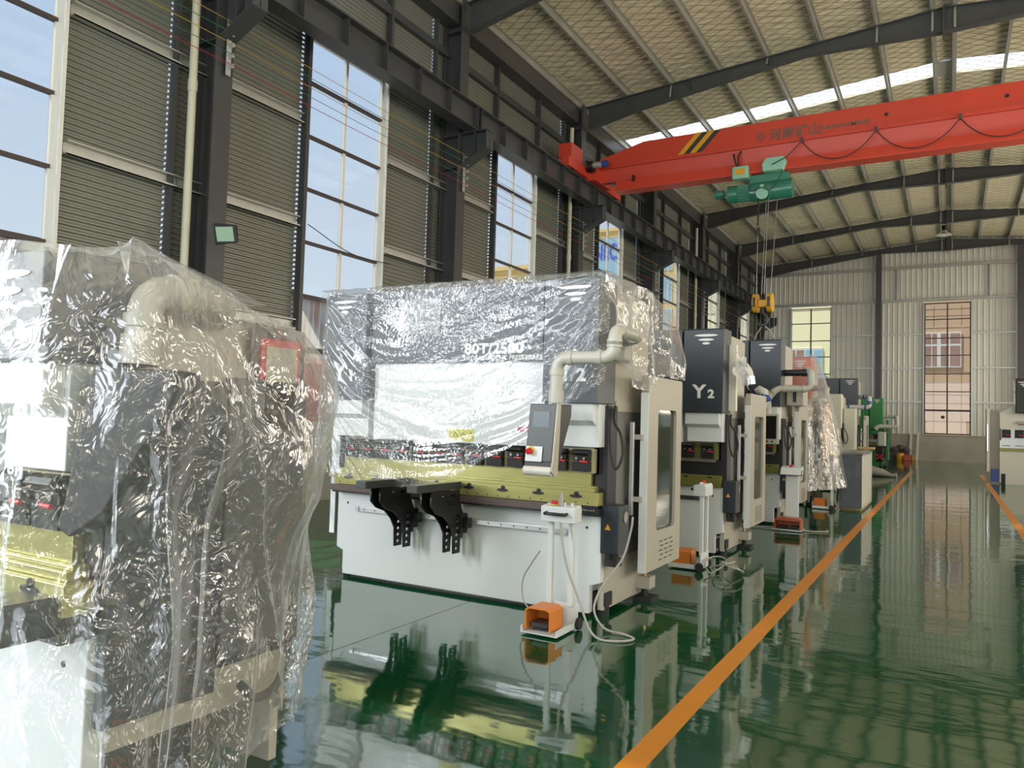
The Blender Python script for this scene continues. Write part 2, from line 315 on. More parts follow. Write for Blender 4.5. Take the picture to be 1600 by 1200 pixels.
def corrug(y0, y1, z0, z1, x=XW, pitch=.078, dep=.018):
    mb = MB(); n = max(2, int((z1-z0)/pitch)); p = (z1-z0)/n; prof = []
    for i in range(n):
        b = z0+i*p; prof += [(0, b), (0, b+p*.32), (-dep, b+p*.5), (-dep, b+p*.82)]
    prof.append((0, z1)); vs = []; fs = []
    for i, (dx, z) in enumerate(prof): vs += [(x+dx, y0, z), (x+dx, y1, z)]
    for i in range(len(prof)-1): fs.append((2*i, 2*i+1, 2*i+3, 2*i+2))
    mb._add(vs, fs); return mb
wl = structure('wall_left')
MB().box(XW-.24, XW, YN, YF, 0, 1.28).build('low_wall', 'conc', wl)
for i, yc in enumerate(WINY):
    ya, yb = COLY[i], COLY[i+1]
    corrug(ya, yc-1.11, 1.28, 7.95).build('cladding_sheet', 'clad', wl)
    corrug(yc+1.03, yb-.53, 1.28, 7.95).build('cladding_sheet', 'clad', wl)
    corrug(yb-.50, yb, 1.28, 7.95).build('cladding_sheet', 'clad', wl)
    corrug(ya, yb-.53, 7.95, 10.5).build('cladding_sheet', 'clad', wl)
    corrug(yb-.50, yb, 7.95, 10.5).build('cladding_sheet', 'clad', wl)
    MB().box(XW+.002, XW+.09, yb-.50, yb-.44, 1.28, 10.2).build('stud', 'steel', wl)
    if yc > 0:
        cb = MB(); z = 1.3
        while z < 10.4: cb.box(XW-.012, XW+.004, yb-.53, yb-.50, z, z+.040); z += .078
        cb.build('profile_closure', 'clad', wl, kind='stuff')
    if yc > 0:
        cb = MB(); z = 1.3
        while z < 7.9: cb.box(XW-.012, XW+.004, yc-1.11, yc-1.078, z, z+.040); z += .078
        cb.build('profile_closure', 'clad', wl, kind='stuff')
    for z in (2.93, 4.63, 6.35):
        for a, b in ((ya, yc-1.12), (yc+1.1, yb)):
            MB().box(XW+.02, XW+.12, a, b, z-.09, z-.075).box(XW+.105, XW+.12, a, b, z-.09, z-.05).box(XW+.012, XW+.024, a, b, z-.09, z+.09).box(XW+.02, XW+.12, a, b, z+.075, z+.09).build('girt', 'galv', wl)
    for z in (8.05, 9.22):
        MB().box(XW+.01, XW+.11, ya, yb, z-.08, z+.08).build('girt', 'steel', wl)
    for y_ in (yc-1.03, yc+1.05):
        MB().box(XW+.01, XW+.13, y_-.035, y_+.035, 8.0, 10.2).build('stud', 'steel', wl)
    MB().box(XW+.002, XW+.13, yc-1.078, yc-1.0, 1.28, 7.98).build('window_post', 'steel', wl)
    MB().box(XW-.06, XW+.10, yc+1.0, yc+1.05, 1.28, 7.98).build('window_post', 'wframe', wl)
MB().box(XW, XW+.36, YN, YF, 9.80, 10.22).build('eave_gutter', 'steel', wl, bev=.02)
MB().box(XW-.02, XW+.05, YN, YF, 10.2, 10.5).build('eave_flashing', 'galv', wl)

def window(idx, yc, panes=True):
    wn = structure('window_%d' % idx, (XW, yc, 1.3)); H = 6.58
    MB().box(-.06, 0, -1.0, -.95, 0, H).box(-.06, 0, .95, 1.0, 0, H).box(-.06, 0, -1, 1, 0, .05).box(-.06, 0, -1, 1, H-.06, H).build('window_frame', 'wframe', wn)
    MB().box(-.06, -.008, -.03, .03, .05, H-.06).build('mullion', 'wframe', wn)
    zs = [1.25, 2.15, 3.06, 3.96, 4.86, 5.78]
    for k, z in enumerate(zs):
        t_ = .045 if k == 0 else .024
        MB().box(-.062, .012, -.97, .97, z-t_, z+t_).build('transom', 'transom', wn)
    me = None; ed = [.0]+zs+[H-.05]
    for k in range(len(ed)-1):
        for sgn in (0, 1):
            a, b = (-.96, -.03) if sgn == 0 else (.03, .96)
            MB()._add([(-.035, a, ed[k]), (-.035, b, ed[k]), (-.035, b, ed[k+1]), (-.035, a, ed[k+1])], [(0, 1, 2, 3)]).build('pane', 'glass', wn)
    return wn
for i, yc in enumerate(WINY): window(i+1, yc)

# far wall with vertical ribs
wb = structure('wall_back')
YB = 43.45
def ribs(x0, x1, z0, ztop):   # ztop(x)
    mb = MB(); n = max(1, round((x1-x0)/.245)); p = (x1-x0)/n; prof = []
    for i in range(n):
        b = x0+i*p; prof += [(b, 0), (b+.03, -.028), (b+.06, -.028), (b+.09, 0), (b+.13, 0), (b+.14, -.006), (b+.15, 0), (b+.185, 0), (b+.195, -.006), (b+.205, 0)]
    prof.append((x1, 0)); vs = []; fs = []
    for x, d in prof: vs += [(x, YB+d, z0), (x, YB+d, ztop(x))]
    for i in range(len(prof)-1): fs.append((2*i, 2*i+2, 2*i+3, 2*i+1))
    return mb._add(vs, fs)
MB().box(XW, RX+.1, YB-.14, YB+.12, 0, 1.27).box(XW, RX+.1, YB-.17, YB+.12, 1.27, 1.31).build('low_wall', 'conc', wb)
FW = [(-7.50, -5.48), (-1.13, .88), (5.1, 7.1)]; xs = [XW]
for a, b in FW: xs += [a, b]
xs.append(RX+.1)
for i in range(0, len(xs), 2): ribs(xs[i], xs[i+1], 1.3, lambda x: 7.96).build('cladding_sheet', 'cladfar', wb)
for a, b in ((XW, -3.2), (-3.2, 2.9), (2.9, RX+.1)): ribs(a, b, 7.96, lambda x: roofz(x)).build('cladding_sheet', 'cladfar', wb)
EC = [-9.1, -3.2, 2.9, 8.9]
for z in (2.93, 4.62, 6.33):
    for i in range(len(EC)-1):
        segs = [(EC[i]+.1, EC[i+1]-.1)]
        for a, b in FW:
            segs = [q for sa, sb in segs for q in (((sa, a-.1), (b+.1, sb)) if sa < a and b < sb else ((sa, sb),))]
        for a, b in segs: MB().box(a, b, YB-.12, YB-.03, z-.035, z+.035).build('girt', 'galv', wb)
for z in (8.05, 9.72):
    for i in range(len(EC)-1): MB().box(EC[i]+.1, EC[i+1]-.1, YB-.14, YB-.03, z-.06, z+.06).build('girt', 'purlin', wb)
for x in (-2.33, 1.69): MB().box(x-.05, x+.05, YB-.14, YB-.04, 8.1, 9.68).build('stud', 'galv', wb)
for x in EC[1:3]:
    MB().box(x-.13, x+.13, YB-.42, YB-.40, 0, 10.45).box(x-.006, x+.006, YB-.4, YB-.17, 0, 10.45).box(x-.13, x+.13, YB-.17, YB-.14, 0, 10.45).build('end_post', 'steel', wb)
for i, (a, b) in enumerate(FW):
    fr = 'wframe' if i == 0 else 'transom'
    wn = structure('window_%d' % (i+11), (a, YB, 1.33)); W_ = b-a; H = 6.55
    MB().box(0, .05, -.05, .02, 0, H).box(W_-.05, W_, -.05, .02, 0, H).box(0, W_, -.05, .02, 0, .06).box(0, W_, -.05, .02, H-.05, H).build('window_frame', fr, wn)
    MB().box(W_, W_+.09, -.14, 0, 0, H+.03).box(-.05, 0, -.10, 0, 0, H).build('window_post', 'galv', wn)
    MB().box(W_/2-.03, W_/2+.03, -.055, .02, .05, H-.05).build('mullion', 'transom', wn)
    zs = [1.19, 2.12, 3.0, 3.92, 4.78, 5.72]
    for k, z in enumerate(zs): MB().box(.02, W_-.02, -.06, .02, z-(.045 if k == 0 else .022), z+(.045 if k == 0 else .022)).build('transom', 'transom', wn)
    ed = [.03]+zs+[H-.03]
    for k in range(7):
        for p0, p1 in ((.05, W_/2-.03), (W_/2+.03, W_-.05)):
            MB()._add([(p0, 0, ed[k]), (p1, 0, ed[k]), (p1, 0, ed[k+1]), (p0, 0, ed[k+1])], [(0, 1, 2, 3)]).build('pane', 'glass', wn)
    if i == 1:
        MB().cyl((.82, -.012, .86), (.82, -.006, .86), .085, 14).build('dark_sticker', 'black', wn)

wr = structure('wall_right')
MB().box(RX, RX+.2, YN, YF, 0, 1.3).build('low_wall', 'conc', wr)
MB().box(RX, RX+.05, YN, YF, 7.95, 10.5).build('cladding_sheet', 'cladfar', wr)
prev = YN
for yc in WINY+[YF+1]:
    MB().box(RX, RX+.05, prev, min(yc-1, YF), 1.3, 7.95).build('cladding_sheet', 'cladfar', wr); prev = yc+1
wf = structure('wall_front')
MB().box(XW, -8.6, YN-.1, YN, 0, 11).box(2.6, RX+.1, YN-.1, YN, 0, 11).box(-8.6, 2.6, YN-.1, YN, 7.1, 11.1).build('cladding_sheet', 'cladfar', wf)

# ceiling
ce = structure('ceiling')
SKY = [(-1.0, -.1), (11.0, 11.85), (22.42, 23.32), (34.6, 34.6)]
segs = []; p = YN
for a, b in SKY[:3]: segs.append((p, a)); p = b
segs.append((p, YF))
PX = [-9.0, -7.62, -6.42, -5.16, -3.96, -2.73, -1.50, -.37, .07, 1.20, 2.43, 3.66, 4.86, 6.12, 7.32, 8.7]
for a, b in segs:
    for x0, x1 in ((XW-.1, RIDGE), (RIDGE, RX+.2)):
        MB()._add([(x0, a, roofz(x0)), (x1, a, roofz(x1)), (x1, b, roofz(x1)), (x0, b, roofz(x0)),
                   (x0, a, roofz(x0)+.1), (x1, a, roofz(x1)+.1), (x1, b, roofz(x1)+.1), (x0, b, roofz(x0)+.1)],
                  [(0, 3, 2, 1), (4, 5, 6, 7), (0, 1, 5, 4), (3, 7, 6, 2)]).build('insulation_blanket', 'foil', ce)
for a, b in SKY[:3]:
    for x0, x1 in ((XW-.1, -.37), (.07, RX+.2)):
        MB().grid(lambda u, v: (x0+(x1-x0)*u, a+(b-a)*v, roofz(x0+(x1-x0)*u)+.06+.012*math.cos(v*PI*8)), 2, 32).build('skylight_panel', 'skyl', ce)
    MB().box(-.37, .07, a, b, 11.10, 11.13).build('ridge_cap', 'galv', ce)
for x in PX:
    z = roofz(x)
    MB().box(x-.004, x+.004, YN, YF, z-.17, z-.012).box(x-.05, x, YN, YF, z-.178, z-.17).box(x, x+.05, YN, YF, z-.02, z-.012).build('purlin', 'purlin', ce)
wm = MB(); r_ = .0045
for x0, x1 in ((XW+.2, RIDGE), (RIDGE, RX)):
    Wd = x1-x0; t = 12.0; sl = Wd*.62
    while t < YF+sl:
        for sg in (1, -1):
            # line y = t - s*(x-x0)*.62  clipped to the hall
            pts = []
            for u in (0, 1):
                x = x0+Wd*u; y = t-(x-x0)*.62 if sg == 1 else t-(x1-x)*.62
                pts.append((x, y))
            (xa, ya), (xb, yb) = pts
            if max(ya, yb) < 12.2: continue
            if max(ya, yb) > YF-.1 or min(ya, yb) < 12:
                def clip(xp, yp, xq, yq):
                    yy = min(max(yp, 12), YF-.1)
                    return (xp+(xq-xp)*(yy-yp)/(yq-yp), yy) if abs(yq-yp) > 1e-6 else (xp, yy)
                A, B = clip(xa, ya, xb, yb), clip(xb, yb, xa, ya); (xa, ya), (xb, yb) = A, B
            if abs(xa-xb) < .05: continue
            wm.tube([(xa, ya, roofz(xa)-.010), (xb, yb, roofz(xb)-.010)], r_, 3, caps=False)
        t += .30
wm.build('wire_mesh', 'wire', ce, kind='stuff')

# ------------------------------------------------------------------ columns, rafters, runway
ordn = ['first', 'second', 'third', 'fourth', 'fifth', 'sixth', 'seventh', 'eighth', 'ninth', 'tenth']
marks = {3: 'beside the near floodlight', 4: 'behind the wrapped press brake with the number 80T', 5: 'under the near end of the red crane', 6: 'just beyond the red crane end carriage', 7: 'above the second dark machine cover', 8: 'between the last two bright windows', 9: 'in the far corner of the hall'}
for j, y in enumerate(COLY):
    lab = 'dark grey steel column on the window wall, '+marks.get(j, 'behind the viewer, '+ordn[j]+' of the row')
    t = thing('steel_column', lab, 'column', (XC, y, 0), group='steel columns along the window wall')
    MB().box(-.02, 0, -.15, .15, 0, 10.2).box(-.44, -.42, -.15, .15, 0, 10.2).box(-.42, -.02, -.006, .006, 0, 10.2).build('shaft', 'steel', t)
    MB().prism([(0, 6.72), (.68, 7.05), (.68, 7.40), (0, 7.40)], 'y', -.006, .006).box(0, .70, -.14, .14, 7.40, 7.42).box(.0, .02, -.16, .16, 6.6, 7.42).box(.36, .37, -.13, .13, 6.9, 7.4).box(.66, .68, -.13, .13, 7.05, 7.4)\
        .prism([(0, 6.70), (.68, 7.03), (.68, 7.05), (0, 6.72)], 'y', -.14, .14).box(-.42, -.02, -.14, .14, 7.38, 7.40).box(-.42, -.02, -.14, .14, 6.7, 6.72).build('corbel', 'steel', t)
    MB().box(-.42, .02, -.15, .15, 9.62, 9.65).box(0, .03, -.15, .15, 9.65, 10.3).build('knee_plate', 'steel', t)
    if 2 <= j <= 8:
        bz = MB().box(.05, .062, -.02, .06, 6.22, 7.02)
        bz.build('insulator_bracket', 'galv', t)
        ins = MB()
        for k in range(5): ins.cyl((.062, .02, 6.34+.15*k), (.15, .02, 6.34+.15*k), .03, 8)
        ins.build('insulator', 'alu', t, kind='stuff')
prof = [(-8.80, 9.62), (-7.3, 9.93), (-3.05, 10.50), (-.15, 10.42)]
def rafter(y, lab):
    t = thing('roof_rafter', lab, 'beam', (0, y, 0), group='roof rafters')
    pb = prof+[(2*RIDGE-x, z) for x, z in prof[-2::-1]]; web = [(x, z) for x, z in pb]+[(x, roofz(x)-.19) for x in (8.5, 3, RIDGE, -3, -8.80)]
    MB().prism(web, 'y', -.006, .006).build('web', 'steel', t)
    fb = MB()
    for a, b in zip(pb[:-1], pb[1:]): fb.bar((a[0], 0, a[1]), (b[0], 0, b[1]), .2, .018)
    for a, b in ((-8.85, RIDGE), (RIDGE, 8.55)): fb.bar((a, 0, roofz(a)-.19), (b, 0, roofz(b)-.19), .2, .018)
    fb.build('flanges', 'steel', t)
    MB().box(RIDGE-.02, RIDGE+.02, -.11, .11, 10.28, roofz(RIDGE)-.15).build('splice_plate', 'steel', t)
    MB().box(-5.92, -5.90, -.1, .1, 10.12, 10.46).build('splice_plate', 'steel', t)
    for i, x in enumerate(PX):
        if i in (0, 15): continue
        if i % 2 and i not in (7, 8): continue
        zb = 10.47 if abs(x) < 4 else 10.1
        MB().bar((x, -.02, roofz(x)-.17), (x, -.12, zb-.03), .045, .01).build('fly_brace', 'galv', t)
rl = {3: 'crossing behind the viewer overhead at the first window', 4: 'dark roof rafter whose knee shows at the top left of the ceiling', 5: 'dark roof rafter just in front of the red crane', 6: 'dark roof rafter seen under the red crane behind the green hoist', 7: 'dark roof rafter second beyond the crane', 8: 'dark roof rafter second from the far gable wall', 9: 'dark rafter along the top of the far gable wall'}
for j, y in enumerate(COLY):
    rafter(y if j < 9 else YB-.32, rl.get(j, 'dark roof rafter behind the viewer, '+ordn[j]+' of the row') if j != 3 else 'dark roof rafter over the nearest column with the floodlight')
bl = ['behind the viewer at the gate', 'behind the viewer by the second window', 'above the nearest window at the left edge', 'above the tall window left of the number 80T machine', 'running up to the red crane carriage', 'just beyond the red crane carriage', 'above the narrow window with blue letters outside', 'in the second last bay before the gable', 'meeting the far gable wall']
XB = -8.62
for j in range(9):
    y0, y1 = COLY[j]+.01, COLY[j+1]-.01
    if j == 8: y1 = YB-.5
    t = thing('runway_beam', 'dark grey crane runway beam '+bl[j], 'beam', (XB, y0, 7.42), group='crane runway beams on the window wall'); L = y1-y0
    MB().box(-.15, .15, 0, L, 0, .015).box(-.006, .006, 0, L, .015, .50).box(-.15, .15, 0, L, .50, .52).build('beam', 'steel', t)
    for k in range(7):
        yy = L*(k+.0)/6*.98+.04
        s_ = MB().box(.006, .14, yy-.005, yy+.005, .015, .50)
        s_.build('stiffener', 'steel', t)
    MB().box(-.03, .03, 0, L, .522, .60).box(-.05, .05, 0, L, .521, .535).build('rail', 'brown', t)
# cream downpipes
for y, lb in ((COLY[3]-.34, 'cream plastic downpipe beside the nearest column'), (COLY[5]-.34, 'cream plastic downpipe by the column under the red crane'), (COLY[7]-.34, 'cream plastic downpipe in the far bays, two columns beyond the crane')):
    t = thing('downpipe', lb, 'pipe', (-9.14, y, 0), group='cream downpipes')
    MB().cyl((0, 0, 0), (0, 0, 9.6), .055, 12).build('pipe', 'pipe', t)
    MB().cyl((0, 0, 5.9), (0, 0, 6.06), .065, 12).cyl((0, 0, 3.0), (0, 0, 3.15), .065, 12).build('coupling', 'pipe', t)
# conductor wires
for k, (mm, nm) in enumerate((('w_red', 'red, lowest'), ('w_green', 'green, second from bottom'), ('w_yellow', 'yellow, middle'), ('w_green', 'dark green, second from top'), ('w_yellow', 'yellow, topmost'))):
    mb = MB(); z = 6.34+.15*k
    for j in range(2, 9):
        a, b = COLY[j]+.02, COLY[j+1]+.02; mb.tube([(-8.76, a+(b-a)*u, z-.035*4*u*(1-u)) for u in [i/8 for i in range(9)]], .0055, 4, caps=False)
    mb.build('conductor_wire', mm, label=nm+' of the five crane power wires along the window wall', category='wire', group='crane power wires')
MB().rope([(-9.20, 9.14, 4.60), (-9.2, 10.2, 4.33), (-9.2, 11.3, 4.34)], .008, 5).build('black_cable', 'rubber', label='thin black cable sagging across the tall window', category='cable')
# floodlight on the nearest column
t = thing('floodlight', 'small square black floodlight with pale green glass on the nearest column', 'lamp', (-8.50, 6.95, 3.86))
fo = MB().prism([(-.16, -.13), (.16, -.10), (.17, .13), (-.15, .16)], 'y', -.03, .03).build('housing', 'black', t, bev=.01); fo.rotation_euler = (.35, 0, .35)
fg = MB().box(-.12, .13, -.034, -.030, -.08, .115).build('glass', mat('lamp_glass', (.38, .55, .42), .15), t); fg.rotation_euler = (.35, 0, .35)
MB().bar((-.12, .02, 0), (-.34, .12, .03), .03, .02).build('bracket', 'black', t)
# hanging high-bay lamp
t = thing('high_bay_lamp', 'bell shaped high bay lamp hanging under the far ridge', 'lamp', (-.25, 38.0, 10.05))
MB().tube([(0, 0, 0), (0, 0, .06), (0, 0, .14), (0, 0, .2)], .1, 16, radii=[.32, .24, .13, .1]).build('reflector', 'alu', t)
MB().cyl((0, 0, .2), (0, 0, .42), .1, 12).build('housing', 'black', t)
MB().cyl((0, 0, .42), (0, 0, 1.09), .012, 6).build('hanger', 'galv', t)

# ------------------------------------------------------------------ overhead crane
cr_ = thing('overhead_crane', 'red overhead crane girder with yellow and black stripes spanning the hall', 'crane', (0, 19.0, 0))
g = MB(); XL, XR = -8.30, 8.3
g.prism([(-8.32, 8.40), (-8.32, 8.62), (-7.08, 8.94), (7.0, 8.94), (8.2, 8.62), (8.2, 8.40)], 'y', 0, .42)
g.build('box_girder', 'red', cr_, bev=.008)
MB().prism([(-.10, 8.36), (-.10, 8.395), (.52, 8.395), (.52, 8.36)], 'x', -8.3, 8.2).prism([(-.10, 8.31), (-.085, 8.31), (-.085, 8.36), (-.10, 8.36)], 'x', -8.3, 8.2).build('ledge', 'red', cr_)
MB().prism([(.0, 8.36), (.13, 8.0), (.29, 8.0), (.42, 8.36)], 'x', -8.3, 8.2).build('web', 'red', cr_)
MB().prism([(.03, 7.98), (.03, 7.95), (-.0, 7.73), (.0, 7.70), (.42, 7.70), (.42, 7.73), (.39, 7.98)], 'x', -7.85, 8.2).build('bottom_flange', 'red', cr_)
def stripe(xb, mt):
    MB()._add([(xb, -.004, 8.402), (xb+.16, -.004, 8.402), (xb+.16+.50, -.004, 8.935), (xb+.50, -.004, 8.935)], [(0, 1, 2, 3)]).build('stripe', mt, cr_)
for i, mt in enumerate(('stripey', 'stripeb', 'stripey', 'stripeb')): stripe(-6.17+.16*i, mt)
hb = MB()
for x in (-1.28, 1.03, 3.3): hb.cyl((x, -.006, 8.66), (x, .02, 8.66), .045, 12)
hb.build('lifting_hole', 'black', cr_)
text('lettering', '河南矿山', .30, (-3.86, -.006, 8.47), FR, 'ledg', cr_, bold=.006)
text('lettering', 'HENANMINE', .145, (-2.66, -.006, 8.52), FR, 'ledg', cr_, bold=.003, sx_=1.25)
em = MB(); c0 = (-4.05, 8.58)
def ring2(mb, pts, y, t_):
    n = len(pts)
    for i in range(n):
        a, b = pts[i], pts[(i+1) % n]; mb.bar((a[0], y, a[1]), (b[0], y, b[1]), .004, t_)
ring2(em, [(c0[0], c0[1]+.13), (c0[0]+.11, c0[1]), (c0[0], c0[1]-.13), (c0[0]-.11, c0[1])], -.006, .018)
for dx, dz in ((-.035, .03), (.035, .03), (0, -.045)): ring2(em, ell(c0[0]+dx, c0[1]+dz, .03, .03, 6), -.006, .012)
em.build('emblem', 'ledg', cr_)
ec = MB().box(-8.74, -8.50, -1.55, 2.0, 8.04, 8.30)
ec.build('end_carriage', 'red', cr_, bev=.01)
MB().box(-8.88, -8.50, -1.42, -.72, 8.30, 8.68).build('drive_box', 'red', cr_, bev=.01)
MB().cyl((-8.46, -.45, 8.30), (-8.30, -.45, 8.30), .15, 16).build('gearbox', 'black', cr_)
MB().cyl((-8.30, -.45, 8.33), (-8.05, -.45, 8.33), .085, 14).build('travel_motor', 'galv', cr_)
MB().cyl((-8.05, -.45, 8.33), (-7.90, -.45, 8.33), .09, 14).build('motor_cap', 'blue', cr_)
MB().cyl((-8.72, -1.2, 8.09), (-8.52, -1.2, 8.09), .09, 16).cyl((-8.72, 1.7, 8.09), (-8.52, 1.7, 8.09), .09, 16).build('wheel', 'black', cr_)
MB().box(-8.6, -8.3, -.3, .75, 7.98, 8.45).build('joint_plate', 'red', cr_)
MB().box(-7.35, -7.30, -.09, -.0, 7.90, 8.05).build('end_stop', 'black', cr_)
ec2 = MB().box(8.3, 8.55, -1.55, 2.0, 8.04, 8.30).build('end_carriage', 'red', cr_)
fx = [-3.08, -1.48, .17, 1.8, 3.4]
fc = MB(); pts = [(-3.75, 7.80), (-3.4, 7.95), (-3.08, 8.26)]; fc.tube([(x, -.16, z) for x, z in pts], .012, 5)
for a, b in zip(fx[:-1], fx[1:]): fc.tube([(a+(b-a)*u, -.16, 8.27-.62*4*u*(1-u)*(1-.15*math.sin(u*3))) for u in [i/12 for i in range(13)]], .012, 5)
fc.build('festoon_cable', 'rubber', cr_)
tr = MB()
for x in fx: tr.box(x-.03, x+.03, -.18, -.12, 8.24, 8.36)
tr.build('festoon_trolley', 'steel', cr_)
# hoist
ho = thing('electric_hoist', 'green wire rope hoist with motors hanging under the red crane', 'hoist', (0, 19.2, 7.28))
MB().cyl((-4.25, 0, 0), (-3.32, 0, .0), .235, 28).cyl((-3.75, 0, 0), (-3.72, 0, 0), .243, 28).build('drum', 'green', ho)
mo = MB().cyl((-4.86, 0, 0), (-4.62, 0, 0), .215, 24).cyl((-4.62, 0, 0), (-4.28, 0, 0), .17, 24)
for i in range(22):
    a = 2*PI*i/22; mo.bar((-4.62, .19*math.cos(a), .19*math.sin(a)), (-4.30, .19*math.cos(a), .19*math.sin(a)), .012, .045)
mo.cyl((-4.30, 0, 0), (-4.24, 0, 0), .225, 24).build('motor', 'green', ho)
MB().cyl((-5.20, 0, .04), (-5.18, 0, .04), .09, 16).cyl((-5.18, 0, .04), (-4.98, 0, .04), .11, 16).cyl((-4.98, 0, .04), (-4.86, 0, .02), .05, 12).build('creep_motor', 'green', ho)
MB().cyl((-3.99, -.30, -.13), (-3.99, -.24, -.13), .14, 24).box(-4.03, -3.95, -.32, -.28, -.16, .08).build('sheave', 'mint', ho)
MB().box(-4.35, -3.4, -.12, .12, .18, .40).build('trolley_frame', 'green', ho, bev=.02)
MB().cyl((-4.42, -.1, .42), (-4.42, .1, .42), .12, 16).cyl((-3.68, -.1, .45), (-3.68, .1, .45), .12, 16).build('trolley_wheel', 'mint', ho)
MB().box(-4.72, -4.32, -.30, -.06, .30, .62).build('control_box', 'mint', ho, bev=.04)
MB().box(-4.63, -4.40, -.312, -.302, .40, .54).build('name_plate', 'stripey', ho)
MB().prism([(-3.98, .40), (-3.50, .40), (-3.42, .58), (-3.48, .72), (-3.90, .72), (-4.0, .58)], 'y', -.32, -.10).build('gear_cover', 'mint', ho, bev=.02)
MB().rope([(-4.3, -.33, .25), (-4.25, -.34, -.05), (-4.0, -.34, .0), (-3.8, -.34, -.08), (-3.6, -.33, .15), (-3.52, -.3, .38)], .01, 5).rope([(-4.6, -.3, .62), (-4.66, -.3, .8), (-4.7, -.24, .95)], .022, 5).rope([(-4.56, -.3, .62), (-4.56, -.3, .85), (-4.52, -.24, 1.0)], .022, 5).build('cable', 'rubber', ho)
rp = MB()
for x, y in ((-4.10, -.12), (-3.97, .12), (-3.86, -.12), (-3.70, .12)): rp.cyl((x, y, -.2), (-3.98+(x+3.9)*.75, y*.6, -2.55), .009, 5)
rp.build('wire_rope', 'punch', ho)
MB().tube([(-4.08, -.2, -.2), (-4.09, -.2, -.9)], .02, 6).box(-4.12, -4.04, -.23, -.17, -1.1, -.95).build('limit_weight', 'black', ho)
hk = thing('hook_block', 'yellow twin sheave crane hook block with a steel hook', 'hook', (-3.98, 19.2, 4.50))
for x in (-.17, .17):
    o = MB().cyl((x-.055, 0, 0), (x+.055, 0, 0), .23, 24).build('sheave_guard', 'yellow', hk, bev=.02)
    MB().box(x-.03, x+.03, -.24, -.225, -.12, .12).build('slot', 'black', hk)
MB().box(-.12, .12, -.06, .06, -.10, .08).build('crosshead', 'yellow', hk, bev=.02)
MB().tube([(0, 0, -.10), (0, 0, -.24), (.06, 0, -.30), (.11, 0, -.40), (.07, 0, -.52), (-.03, 0, -.55), (-.12, 0, -.49), (-.15, 0, -.38)], .03, 10, radii=[.03, .03, .035, .04, .045, .04, .03, .012]).build('hook', 'steel', hk)
slg = MB().tube([(-3.97, 19.2, 3.97), (-4.15, 19.3, 3.75), (-4.75, 19.8, 2.34)], .018, 6).tube([(-3.96, 19.2, 3.97), (-3.80, 19.3, 3.80), (-3.25, 19.8, 2.34)], .018, 6)
slg.build('lifting_sling', 'cable', label='two grey sling ropes hanging from the yellow hook block', category='sling')

